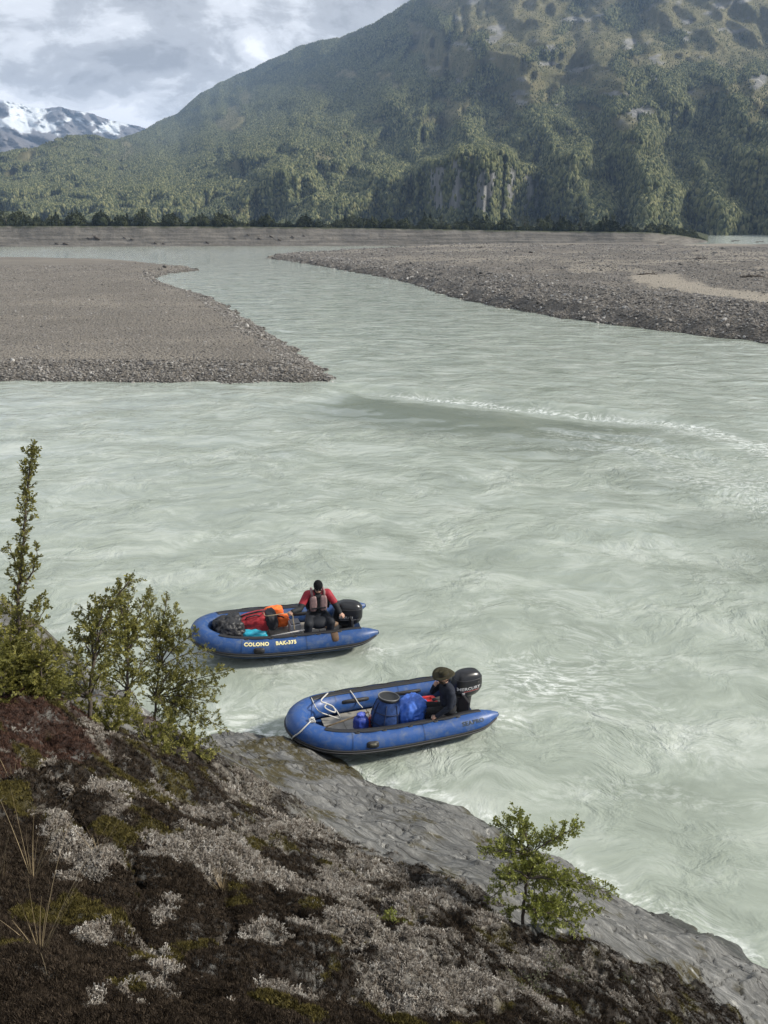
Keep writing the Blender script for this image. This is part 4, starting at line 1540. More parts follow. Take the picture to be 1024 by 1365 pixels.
def person_body(parent, prims, mats, voxel=.011):
    """prims: (kind, data..., material index) -> one continuous skin by voxel remesh, coloured by the nearest piece"""
    mb = MB()
    for p in prims:
        if p[0] == 'c': capsule(mb, p[1], p[2], p[3], p[4], 14)
        else: mb.blob(p[1], p[2], 3, None, p[3])
    tmp = mb.build('tmp_body', None)
    md = tmp.modifiers.new('r', 'REMESH'); md.mode = 'VOXEL'; md.voxel_size = voxel; md.use_smooth_shade = True
    sm = tmp.modifiers.new('s', 'SMOOTH'); sm.factor = .5; sm.iterations = 3
    bpy.context.view_layer.update()
    dg = bpy.context.evaluated_depsgraph_get()
    me = bpy.data.meshes.new_from_object(tmp.evaluated_get(dg))
    bpy.data.objects.remove(tmp)
    n = len(me.polygons)
    cen = np.empty(n * 3, np.float32); me.polygons.foreach_get('center', cen); cen = cen.reshape(-1, 3)
    best = np.full(n, 1e9); mi = np.zeros(n, np.int32)
    for p in prims:
        if p[0] == 'c':
            a, b = np.array(p[1]), np.array(p[2]); e = b - a
            t = np.clip(((cen - a) @ e) / (e @ e + 1e-9), 0, 1)
            dd = np.linalg.norm(cen - a - t[:, None] * e, axis=1) - (p[3] + (p[4] - p[3]) * t)
            m_ = p[5]
        else:
            q = (cen - np.array(p[1]))
            if p[3] is not None: q = q @ np.array(p[3])
            s = np.array(p[2])
            k = np.linalg.norm(q / s, axis=1)
            dd = (k - 1) * s.min()
            m_ = p[4]
        w = dd < best
        best = np.where(w, dd, best); mi = np.where(w, m_, mi)
    me.name = 'body'
    me.materials.clear()
    for m_ in mats: me.materials.append(m_)
    me.polygons.foreach_set('material_index', mi)
    me.polygons.foreach_set('use_smooth', np.ones(n, bool))
    o = bpy.data.objects.new('body', me)
    return link(o, parent)


def hand(prims, wrist, direc, up, side, mi, curl=.5):
    """palm, four unequal fingers and a thumb that leaves the side of the palm"""
    w = Vector(wrist); d = Vector(direc).normalized()
    u = Vector(up); u = (u - d * u.dot(d)).normalized()
    s = d.cross(u) * side
    k = w + d * .085
    prims.append(('c', tuple(w), tuple(w + d * .03), .030, .030, mi))
    for off, ln, r in ((-.030, .072, .0105), (-.010, .082, .011), (.011, .077, .0105), (.030, .060, .0095)):
        base = w + d * .02 + s * off * .6
        kn = k + s * off
        prims.append(('c', tuple(base), tuple(kn), .017, .0135, mi))
        m1 = kn + (d * math.cos(curl) - u * math.sin(curl)) * ln * .5
        m2 = m1 + (d * math.cos(curl * 2.1) - u * math.sin(curl * 2.1)) * ln * .5
        prims.append(('c', tuple(kn), tuple(m1), r * 1.1, r, mi)); prims.append(('c', tuple(m1), tuple(m2), r, r * .85, mi))
    th = w + d * .025 - s * .025
    t1 = th + (d * .6 - s * .7 - u * .25).normalized() * .045
    t2 = t1 + (d * .9 - s * .2 - u * .45).normalized() * .035
    prims.append(('c', tuple(th), tuple(t1), .015, .012, mi)); prims.append(('c', tuple(t1), tuple(t2), .012, .010, mi))


def head(prims, c, face, mi):
    """skull, jaw, nose, ears"""
    c = Vector(c); f = Vector(face).normalized(); u = Vector((0, 0, 1)); u = (u - f * u.dot(f)).normalized(); s = f.cross(u)
    M = Matrix((f, s, u)).transposed()
    prims.append(('e', tuple(c), (.098, .078, .115), M, mi))
    prims.append(('e', tuple(c + f * .030 - u * .060), (.068, .060, .062), M, mi))
    prims.append(('c', tuple(c + f * .095 + u * .008), tuple(c + f * .115 - u * .025), .012, .017, mi))
    for k in (1, -1): prims.append(('e', tuple(c + s * .078 * k - f * .005 - u * .012), (.020, .012, .032), M, mi))
    return f, s, u, M

BLUE_NEAR = ('royal', (.018, .070, .240))
BLUE_FAR = ('deep', (.015, .058, .190))
SKIN = plain('skin', (.40, .235, .17), .55, .4, .1)
BLACKCLOTH = plain('black_cloth', (.012, .013, .016), .85, .2, .3, 20, .4, 40)


def lathe(profile, seg=28):
    V, Fc = [], []
    for r, z in profile:
        for k in range(seg): V.append((r * math.cos(2 * math.pi * k / seg), r * math.sin(2 * math.pi * k / seg), z))
    for i in range(len(profile) - 1):
        for k in range(seg):
            k2 = (k + 1) % seg
            Fc.append((i * seg + k, i * seg + k2, (i + 1) * seg + k2, (i + 1) * seg + k))
    return V, Fc


def face_details(parent, c, f, s, u, beard=None, glasses=False):
    c = Vector(c)
    M = Matrix((f, s, u)).transposed()
    dark = plain('eye_dark', (.02, .015, .012), .3)
    for k in (1, -1):
        MB().blob(c + f * .088 + s * .032 * k + u * .012, (.008, .014, .008), 2, None, M).build('eye', dark, parent)
    MB().blob(c + f * .093 - u * .062, (.008, .024, .006), 2, None, M).build('mouth', plain('lip', (.25, .10, .085), .5), parent)
    if beard: 
        MB().blob(c + f * .040 - u * .085, (.072, .068, .062), 3, bag_fn(3, .08, 5, .05), M).build('beard', beard, parent)
    if glasses:
        g = plain('dark_lens', (.012, .012, .014), .15, .6)
        for k in (1, -1): MB().blob(c + f * .100 + s * .034 * k + u * .014, (.010, .028, .019), 3, None, M, 0, 3).build('lens', g, parent)
        MB().tube([c + f * .06 - s * .078 + u * .018, c + f * .10 - s * .06 + u * .018, c + f * .108 + u * .018, c + f * .10 + s * .06 + u * .018, c + f * .06 + s * .078 + u * .018], .004, 5).build('glasses_frame', g, parent)


def build_near_boat():
    fr = boat_frame('inflatable_boat', NEAR_LOC, NEAR_YAW, R(1.8))
    tag(fr, 'royal blue inflatable boat nosed against the rocks, large motor, driver in brimmed hat', 'boat', 'inflatable boats')
    build_hull(fr, BLUE_NEAR)
    black = MATS['black_rubber']
    p = MB().add(*patch_on_tube(.62, 1, 18, .23, .13, .012, 28)).build('valve_patch', black, fr)
    MB().add(*patch_on_tube(.62, 1, 18, .13, .045, .017, 20)).build('patch_label', plain('dark_print', (.10, .095, .07), .5), p)
    tube_text('SEAPRO', .115, -1.28, 28, plain('dark_decal', (.03, .045, .06), .5), fr, 1, .003, 1.05, 1.2)
    outboard(fr, (-1.68, 0, -.30), R(4), 1.08, 'MERCURY', ('red', (.45, .10, .09)), .088)
    # --- paddle lying over the floor
    pd = in_boat(fr, 'paddle', (0, 0, 0))
    a, b = local_pt(fr, 431, 970, .22), local_pt(fr, 492, 949, .50)
    wood = plain('pale_wood', (.42, .30, .17), .6, .3, .25, 12)
    MB().tube([a, b], .017, 8).build('shaft', wood, pd)
    d = (b - a).normalized()
    MB().tube([a - d * .02, a - d * .12, a - d * .40, a - d * .48], [.02, .07, .085, .03], 10).build('blade', wood, pd)
    tag(pd, 'pale wooden paddle lying across the floor of the near boat', 'paddle')
    # --- barrel in a harness with black lid
    bp = local_pt(fr, 513, 968, .18)
    bl = in_boat(fr, 'dry_barrel', bp, (R(4), R(-9), R(12)))
    tag(bl, 'dark blue wrapped barrel with round black lid in the near boat', 'barrel')
    V, Fc = lathe([(.02, 0), (.27, .0), (.325, .06), (.315, .25), (.275, .42), (.23, .56), (.205, .62)])
    V = [Vector(v) * 1.0 for v in V]
    V = [Vector((v.x * (1 + .05 * mnoise.noise(v * 5)), v.y * (1 + .05 * mnoise.noise(v * 5 + Vector((9, 0, 0)))), v.z)) for v in V]
    harness = plain('barrel_cover', (.020, .048, .150), .7, .25, .35, 12, .5, 30)
    body = mesh_obj('body', V, Fc, harness, bl)
    for k in range(7):
        a0 = 2 * math.pi * k / 7
        pts = [(r * math.cos(a0), r * math.sin(a0), z) for r, z in [(.332, .05), (.325, .25), (.284, .42), (.238, .56)]]
        MB().tube(pts, .010, 6).build('strap', plain('navy_webbing', (.014, .022, .055), .8), bl)
    for r, z in ((.33, .16), (.296, .38)):
        MB().tube([(r * math.cos(2 * math.pi * k / 28), r * math.sin(2 * math.pi * k / 28), z) for k in range(29)], .010, 6, False).build('strap', MATS['navy_webbing'], bl)
    V, Fc = lathe([(.205, .60), (.222, .615), (.226, .65), (.214, .668), (.196, .668), (.186, .652), (.172, .652), (.10, .660), (.001, .660)])
    mesh_obj('lid', V, Fc, plain('black_lid', (.022, .022, .022), .45, .4), bl)
    MB().tube([(.215 * math.cos(2 * math.pi * k / 32), .215 * math.sin(2 * math.pi * k / 32), .668) for k in range(33)], .012, 6, False).build('lid_rim', plain('grey_rim', (.16, .16, .16), .5), bl)
    # --- blue tarp bundle
    tp = local_pt(fr, 550, 962, .17)
    o = MB().blob((0, 0, .24), (.36, .30, .33), 5, bag_fn(4, .16, 1.5, .14), None, 0, 2.6).build('tarp_bundle', plain('blue_tarp', (.05, .135, .50), .4, .4, .2, 5, .3, 14))
    place_in(fr, o, tp, (0, R(8), R(20)))
    tag(o, 'bright blue crumpled tarp bundle between the barrel and the driver', 'tarp')
    # --- small blue bag with knotted top
    kp = local_pt(fr, 481, 972, .17)
    kb = in_boat(fr, 'stuff_sack', kp, (0, 0, R(10)))
    tag(kb, 'small dark blue stuff sack with knotted top near the bow floor', 'bag')
    sk = plain('sack_blue', (.018, .040, .24), .5, .4, .3, 8, .3, 20)
    MB().blob((0, 0, .15), (.15, .13, .17), 4, bag_fn(6, .10, 2.5, .10), None, 0, 3).build('bag_body', sk, kb)
    MB().blob((0, 0, .35), (.09, .06, .05), 3, bag_fn(7, .3, 3, .3)).build('knot', plain('sack_knot', (.08, .12, .50), .5), kb)
    # --- red flask beside it
    rp = local_pt(fr, 494, 968, .17)
    rb = in_boat(fr, 'water_bottle', rp)
    tag(rb, 'small red bottle squeezed between the sack and the barrel', 'bottle')
    V, Fc = lathe([(.001, 0), (.045, 0), (.05, .01), (.05, .19), (.035, .23), (.022, .24)])
    mesh_obj('body', V, Fc, plain('red_plastic', (.42, .06, .05), .4), rb)
    V, Fc = lathe([(.024, .235), (.024, .275), (.001, .276)])
    mesh_obj('cap', V, Fc, plain('pink_cap', (.62, .36, .34), .5), rb)
    # --- red fuel can
    fp = local_pt(fr, 566, 948, .16)
    fc = in_boat(fr, 'fuel_can', fp, (0, 0, R(-4)))
    tag(fc, 'bright red fuel can with pale markings beside the driver in the hat', 'fuel can')
    red = plain('fuel_red', (.62, .035, .030), .4, .4, .15)
    MB().blob((0, 0, .15), (.27, .17, .15), 4, None, None, 0, 5).build('can_body', red, fc)
    MB().tube([(-.13, 0, .29), (-.10, 0, .345), (.10, 0, .345), (.13, 0, .29)], .02, 8).build('handle', red, fc)
    V, Fc = lathe([(.04, .28), (.045, .33), (.03, .345), (.001, .346)]); V = [(x + .19, y, z) for x, y, z in V]
    mesh_obj('cap', V, Fc, BLACKCLOTH, fc)
    for x_, z_, w_ in ((.06, .17, .20), (.09, .11, .14), (-.12, .15, .06)):
        MB().box((x_, .171, z_), (w_, .006, .032), bev=.002).build('pale_marking', plain('pale_print', (.75, .65, .6), .5), fc, smooth=False)
    # --- ropes
    rope = plain('white_rope', (.50, .49, .46), .85, .2, .2, 60, .6, 200)
    pts = [local_pt(fr, 455, 959, .24), local_pt(fr, 449, 948, .42), local_pt(fr, 443, 942, .60), local_pt(fr, 436, 939, .68), local_pt(fr, 433, 943, .66), local_pt(fr, 441, 948, .58), local_pt(fr, 447, 949, .52), local_pt(fr, 444, 942, .62), local_pt(fr, 436, 938, .70), local_pt(fr, 428, 934, .80), TF.at_x(1.12, 90, .02, -1)]
    o = MB().tube(smooth_path(pts, 5), .015, 6).build('coiled_rope', rope); place_mesh(fr, o)
    tag(o, 'white looped rope hanging inside the far bow tube of the near boat', 'rope')
    pts = [TF.pt(TF.n // 2 + 18, 92, .015), local_pt(fr, 424, 947, .58), local_pt(fr, 440, 954, .40), local_pt(fr, 458, 960, .22)]
    o = MB().tube(smooth_path(pts, 6), .012, 6).build('bow_rope', rope); place_mesh(fr, o)
    tag(o, 'slack grey rope running from the far bow tube down to the floor', 'rope')
    i = TF.n // 2 - 10
    pts = [TF.pt(i, 150, .02), TF.pt(i, 110, .03), TF.pt(i, 70, .02), TF.pt(i + 1, 30, .02), TF.pt(i + 3, -5, .035), TF.pt(i + 5, -45, .05)]
    pts = smooth_path(pts, 6)
    mr = in_boat(fr, 'mooring_rope', (0, 0, 0))
    tag(mr, 'white mooring rope tied over the bow and led to the rock', 'rope')
    MB().tube(pts, .014, 6).build('line', rope, mr)
    k0 = TF.pt(i, 112, .03)
    kn = []
    for k in range(26):
        a = k * .75
        kn.append(k0 + Vector((.05 * math.cos(a), .035 * math.sin(a * 1.3) + .004 * k - .05, .03 * math.sin(a) + .02)))
    MB().tube(smooth_path(kn, 3), .012, 6).build('knot', rope, mr)
    s0 = [TF.at_x(.62, 100, .02, -1), TF.at_x(.58, 130, .03, -1), TF.at_x(.50, 165, .03, -1), TF.at_x(.45, 175, .16, -1)]
    o = MB().tube(smooth_path([tuple(q) for q in s0], 6), .013, 6).build('lashing_rope', rope); place_mesh(fr, o)
    tag(o, 'short white lashing on the far tube behind the barrel', 'rope')
    # --- driver
    pr = in_boat(fr, 'person', (-1.14, .50, .15))
    tag(pr, 'person in dark jacket and brimmed hat seated sideways on the near tube', 'person', 'boat drivers')
    q = []
    H_ = Vector((-1.14, .50, .15))

    def L(x, y, z): return tuple(Vector((x, y, z)) - H_)
    J, T_, S_ = 1, 2, 0
    q.append(('e', L(-1.13, .52, .60), (.17, .20, .15), None, T_))
    q.append(('e', L(-1.12, .51, .80), (.165, .215, .22), None, J))
    q.append(('e', L(-1.09, .50, 1.00), (.155, .225, .17), None, J))
    q.append(('c', L(-1.08, .70, 1.06), L(-1.07, .30, 1.06), .085, .085, J))
    q.append(('c', L(-1.08, .50, 1.10), L(-1.04, .50, 1.20), .075, .058, J))
    q.append(('c', L(-1.05, .50, 1.16), L(-1.03, .50, 1.24), .056, .055, S_))
    q.append(('c', L(-1.08, .72, 1.05), L(-1.04, .79, .80), .082, .062, J)); q.append(('c', L(-1.04, .79, .80), L(-.80, .73, .60), .064, .048, J))
    q.append(('c', L(-1.06, .29, 1.05), L(-.88, .25, .86), .080, .062, J)); q.append(('c', L(-.88, .25, .86), L(-.86, .36, 1.06), .060, .045, J))
    q.append(('c', L(-1.10, .58, .58), L(-.72, .52, .60), .10, .075, T_)); q.append(('c', L(-.72, .52, .60), L(-.70, .44, .24), .074, .055, T_))
    q.append(('c', L(-1.10, .42, .56), L(-.74, .28, .58), .10, .075, T_)); q.append(('c', L(-.74, .28, .58), L(-.70, .24, .24), .074, .055, T_))
    for y in (.44, .24): q.append(('c', L(-.72, y, .21), L(-.56, y, .205), .05, .04, T_))
    hand(q, L(-.80, .73, .60), (.9, -.1, -.45), (.4, .1, .9), -1, S_, .5)
    hand(q, L(-.86, .36, 1.06), (-.25, .35, .9), (.9, .2, .3), 1, S_, .9)
    hc = L(-1.00, .50, 1.33)
    f, s, u, M = head(q, hc, (.95, .25, -.16), S_)
    person_body(pr, q, [SKIN, plain('navy_jacket', (.013, .016, .026), .8, .25, .3, 14, .4, 30), plain('dark_trousers', (.02, .02, .022), .85, .2, .3, 14, .3, 30)])
    face_details(pr, hc, f, s, u, plain('brown_beard', (.035, .022, .014), .9))
    MB().blob(Vector(hc) - f * .035 - u * .02, (.085, .085, .10), 3, bag_fn(5, .05, 4), M).build('hair', plain('brown_hair', (.03, .02, .013), .9), pr)
    # hat: brim and dented crown
    ht = empty('hat', Vector(hc) + u * .055, (R(3), R(8), R(12)), pr)
    hm = plain('olive_felt', (.040, .036, .022), .9, .15, .2, 12, .3, 40)
    V, Fc = lathe([(.098, .0), (.12, -.004), (.17, -.006), (.232, .006), (.234, .012), (.17, .002), (.12, .004), (.10, .008)], 36)
    V = [(x, y, z + .028 * (abs(y) / .19) ** 2 - .012 * (x / .19) ** 2) for x, y, z in V]
    mesh_obj('brim', V, Fc, hm, ht)
    V, Fc = lathe([(.105, -.005), (.106, .03), (.100, .075), (.088, .105), (.06, .115), (.001, .105)], 30)
    V = [(x * 1.05, y * .92, z - (.018 if z > .09 and abs(y) < .05 else 0)) for x, y, z in V]
    mesh_obj('crown', V, Fc, hm, ht)
    V, Fc = lathe([(.107, .004), (.110, .01), (.109, .034), (.105, .036)], 30)
    mesh_obj('hat_band', [(x * 1.05, y * .92, z) for x, y, z in V], Fc, plain('hat_band', (.015, .013, .01), .8), ht)
    return fr


def place_in(fr, o, loc, rot=(0, 0, 0)):
    bpy.context.view_layer.update()
    o.matrix_world = fr.matrix_world @ Matrix.Translation(loc) @ Euler(rot).to_matrix().to_4x4()
    return o


def build_far_boat():
    fr = boat_frame('inflatable_boat', FAR_LOC, FAR_YAW, R(1.0))
    fr.scale = (1.05, 1.05, 1.05)
    tag(fr, 'deep blue inflatable boat further out with yellow registration lettering on its tube', 'boat', 'inflatable boats')
    build_hull(fr, BLUE_FAR)
    MB().add(*patch_on_tube(.62, 1, 12, .23, .13, .012, 28)).build('valve_patch', MATS['black_rubber'], fr)
    cream = plain('cream_decal', (.70, .63, .33), .6)
    tube_text('COLONO', .115, .95, 38, cream, fr, 1, .006, 1.12, 1.0)
    tube_text('BAK-375', .115, .25, 38, cream, fr, 1, .006, 1.12, 1.0)
    outboard(fr, (-1.50, .04, -.50), R(-14), 1.13, 'SUZUKI', ('steel', (.25, .25, .26)), .07)
    MB().add(*patch_on_tube(-1.12, 1, 60, .16, .30, .012, 20)).build('strap_patch', plain('brown_strap', (.10, .06, .035), .8), fr)
    # --- bags
    o = MB().blob((0, 0, .26), (.34, .36, .33), 5, bag_fn(11, .20, 2.0, .22), None, 0, 2.8).build('duffel_bag', plain('black_bag', (.022, .022, .024), .5, .4, .4, 6, .4, 14))
    place_in(fr, o, local_pt(fr, 306, 853, .17), (0, 0, R(15))); tag(o, 'bulky black duffel bag in the bow of the far boat', 'bag')
    rd = in_boat(fr, 'duffel_bag', local_pt(fr, 346, 848, .17), (0, R(14), R(-8)))
    tag(rd, 'red duffel bag with black ends on top of the far boat load', 'bag')
    redm = plain('red_cordura', (.33, .028, .035), .6, .3, .25, 7, .4, 22); bk = plain('dark_cordura', (.022, .022, .026), .65, .3, .3, 8, .4, 20)

    def duffel(d):
        d = bag_fn(13, .07, 2.4, .07)(d)
        return d
    MB().blob((.02, -.05, .36), (.42, .235, .235), 5, duffel, None, 0, 3.4).build('bag_body', redm, rd)
    MB().blob((.40, -.05, .35), (.13, .24, .24), 4, bag_fn(14, .08, 2.4, .08), None, 0, 3).build('end_panel', bk, rd)
    MB().blob((-.38, -.05, .34), (.14, .24, .24), 4, bag_fn(15, .08, 2.4, .08), None, 0, 3).build('end_panel', bk, rd)
    MB().tube([(.30, -.03, .60), (.15, -.03, .625), (-.15, -.03, .625), (-.30, -.03, .60)], .018, 6).build('zip', bk, rd)
    MB().tube([(.18, .10, .56), (.12, .14, .63), (-.12, .14, .63), (-.18, .10, .56)], .016, 6).build('handle', bk, rd)
    lj = in_boat(fr, 'life_jacket', local_pt(fr, 370, 838, .17), (0, 0, R(10)))
    tag(lj, 'bright orange life jacket heaped beside the red duffel', 'life jacket')
    om = plain('orange_foam', (.85, .16, .03), .6, .3, .15, 6, .4, 16)
    MB().blob((.05, -.10, .42), (.22, .14, .14), 4, bag_fn(16, .14, 2.2, .12), None, 0, 3).build('foam_panel', om, lj)
    MB().blob((-.12, .02, .22), (.16, .12, .16), 4, bag_fn(17, .14, 2.2, .12), None, 0, 3).build('foam_panel', om, lj)
    MB().tube([(.2, .03, .36), (.05, .06, .40), (-.1, .1, .36), (-.2, .12, .26)], .018, 6).build('strap', bk, lj)
    o = MB().blob((0, 0, .14), (.30, .16, .15), 4, bag_fn(18, .18, 2.4, .16), None, 0, 2.6).build('dry_bag', plain('turquoise_bag', (.03, .36, .50), .4, .4, .2, 7, .4, 18))
    place_in(fr, o, local_pt(fr, 337, 853, .17), (0, R(-10), R(4))); tag(o, 'small turquoise dry bag tucked below the red duffel', 'bag')
    o = MB().blob((0, 0, .1), (.12, .12, .12), 3, bag_fn(19, .2, 2.4, .16)).build('stuff_sack', plain('khaki_bag', (.15, .13, .07), .7, .3, .2))
    place_in(fr, o, local_pt(fr, 322, 853, .17)); tag(o, 'little khaki stuff sack beside the turquoise dry bag', 'bag')
    bx = in_boat(fr, 'storage_box', local_pt(fr, 393, 841, .17), (0, 0, R(6)))
    tag(bx, 'pale grey plastic box with dark lid beside the driver in the beanie', 'box')
    MB().box((0, 0, .12), (.26, .32, .24), bev=.02).build('box_body', plain('grey_plastic', (.42, .42, .45), .5), bx, smooth=False)
    MB().box((0, 0, .255), (.22, .26, .03), bev=.01).build('lid', plain('dark_grey_plastic', (.12, .12, .13), .5), bx, smooth=False)
    pd = in_boat(fr, 'paddle', (0, 0, 0))
    a, b = local_pt(fr, 362, 848, .48), local_pt(fr, 430, 835, .54)
    MB().tube([a, b], .016, 8).build('shaft', plain('white_shaft', (.62, .58, .52), .45), pd)
    d = (a - b).normalized()
    MB().tube([b + d * .02, b - d * .05, b - d * .30, b - d * .38], [.016, .06, .075, .03], 10).build('blade', plain('brown_blade', (.16, .10, .06), .6), pd)
    tag(pd, 'white shafted paddle laid along the near tube of the far boat', 'paddle')
    # --- driver
    H_ = Vector((-1.0, .05, .15))
    pr = in_boat(fr, 'person', H_)
    tag(pr, 'person in black beanie and red black jacket holding a line and the motor', 'person', 'boat drivers')

    def L(x, y, z): return tuple(Vector((x, y, z)) - H_)
    q = []
    S_, J, T_, RD = 0, 1, 2, 3
    q.append(('e', L(-1.0, .02, .60), (.22, .20, .17), None, T_))
    q.append(('e', L(-1.0, .06, .82), (.20, .16, .22), None, J))
    q.append(('e', L(-1.0, .10, 1.02), (.21, .15, .16), None, J))
    q.append(('c', L(-.80, .12, 1.10), L(-1.20, .12, 1.10), .090, .090, RD))
    q.append(('c', L(-1.0, .12, 1.12), L(-1.0, .17, 1.21), .095, .080, J))
    q.append(('c', L(-1.0, .16, 1.16), L(-1.0, .20, 1.25), .058, .056, S_))
    q.append(('c', L(-.79, .12, 1.09), L(-.66, .24, .95), .090, .075, RD)); q.append(('c', L(-.68, .22, .97), L(-.60, .32, .88), .074, .066, J)); q.append(('c', L(-.60, .32, .88), L(-.44, .46, .92), .064, .048, J))
    q.append(('c', L(-1.21, .12, 1.09), L(-1.33, .20, .92), .090, .075, RD)); q.append(('c', L(-1.32, .19, .93), L(-1.38, .24, .82), .074, .066, J)); q.append(('c', L(-1.38, .24, .82), L(-1.42, .42, .76), .064, .048, J))
    for sx, kx in ((-.88, -.76), (-1.12, -1.22)):
        q.append(('c', L(sx, .06, .56), L(kx, .44, .58), .125, .095, T_)); q.append(('c', L(kx, .44, .58), L(kx + .03, .42, .26), .095, .075, T_))
        q.append(('c', L(kx + .03, .42, .225), L(kx + .03, .58, .215), .055, .045, T_))
    q.append(('e', L(-.99, .34, .54), (.25, .16, .12), None, T_))
    hand(q, L(-.44, .46, .92), (.85, .3, -.1), (0, .2, 1), 1, S_, .95)
    hand(q, L(-1.42, .42, .76), (-.5, .75, -.3), (0, .3, 1), -1, S_, .8)
    hc = L(-1.0, .23, 1.30)
    f, s, u, M = head(q, hc, (.05, .9, -.42), S_)
    person_body(pr, q, [SKIN, plain('black_shell', (.014, .015, .017), .7, .3, .3, 14, .4, 30), plain('black_waders', (.012, .014, .019), .7, .3, .3, 12, .4, 24), plain('red_shell', (.26, .018, .030), .65, .3, .2, 12, .3, 30)])
    face_details(pr, hc, f, s, u, None, True)
    # beanie
    MB().blob(Vector(hc) + u * .045 - f * .012, (.112, .095, .100), 4, bag_fn(21, .03, 4, .03), M).build('beanie', plain('black_knit', (.010, .010, .011), .95, .1, .2, 30, .6, 80), pr)
    V, Fc = lathe([(.094, 0), (.106, .004), (.108, .03), (.100, .036)], 28)
    bn = mesh_obj('beanie_cuff', [M @ Vector((x * 1.02, y * .86, z)) + Vector(hc) + u * .028 - f * .008 for x, y, z in V], Fc, MATS['black_knit'], pr)
    # life vest: two foam panels, dark zip between, shoulder straps
    vm = plain('faded_vest', (.22, .145, .145), .8, .2, .25, 16, .4, 40)
    vest = empty('life_vest', (0, 0, 0), (0, 0, 0), pr)
    for k in (1, -1):
        MB().blob(Vector(L(-1.0 + .105 * k, .235, .93)), (.075, .045, .17), 4, bag_fn(23, .06, 3, .05), None, 0, 3.5).build('vest_panel', vm, vest)
        MB().tube([L(-1.0 + .12 * k, .22, 1.08), L(-1.0 + .13 * k, .19, 1.17), L(-1.0 + .12 * k, .06, 1.195), L(-1.0 + .11 * k, -.04, 1.10)], .028, 8).build('shoulder_strap', vm, vest)
        MB().blob(Vector(L(-1.0 + .215 * k, .10, .90)), (.035, .12, .14), 3, None, None, 0, 3).build('side_panel', BLACKCLOTH, vest)
    MB().box(L(-1.0, .262, .92), (.035, .02, .33), bev=.006).build('zip', BLACKCLOTH, vest, smooth=False)
    MB().box(L(-1.0, .275, .84), (.30, .02, .03), bev=.006).build('belt', BLACKCLOTH, vest, smooth=False)
    pr.matrix_world = pr.matrix_world @ Matrix.Translation((.16, 0, 0)) @ Matrix.Scale(1.14, 4)
    # --- line held in the hand
    hp = Vector((-.11, .55, 1.005))
    pts = [hp + Vector((-.12, .0, -.45)), hp + Vector((-.09, .01, -.2)), hp + Vector((-.02, 0, 0)), hp + Vector((.5, -.06, -.04)), local_pt(fr, 350, 817, .78), local_pt(fr, 330, 822, .66), local_pt(fr, 318, 830, .58)]
    o = MB().tube(smooth_path([tuple(p_) for p_ in pts], 6), .010, 6).build('tow_line', plain('tan_line', (.35, .28, .18), .8))
    place_mesh(fr, o); tag(o, 'thin tan line stretched from the raised hand to the bags', 'rope')
    return fr


NEAR_LOC, NEAR_YAW = (.06, 13.56, 0.10), R(19)
FAR_LOC, FAR_YAW = (-2.56, 17.12, 0.10), R(14)

# =================================================================== SAPLINGS AND SHRUBS
def leaf_mat(name, lo, hi):
    m = Mat(name, 0.55, 0.35)
    r = m.attr('leaf_tone')
    c = m.ramp(r, [(0, lo), (.55, tuple((a + b) / 2 for a, b in zip(lo, hi))), (.92, hi), (1, tuple(min(1, x * 1.5) for x in hi))])
    m.color(c)
    tr = m.N('ShaderNodeBsdfTranslucent'); m.L(c, tr.inputs[0])
    mx = m.N('ShaderNodeMixShader'); mx.inputs[0].default_value = .42
    m.L(m.b.outputs[0], mx.inputs[1]); m.L(tr.outputs[0], mx.inputs[2]); m.L(mx.outputs[0], m.out.inputs[0])
    return m.m


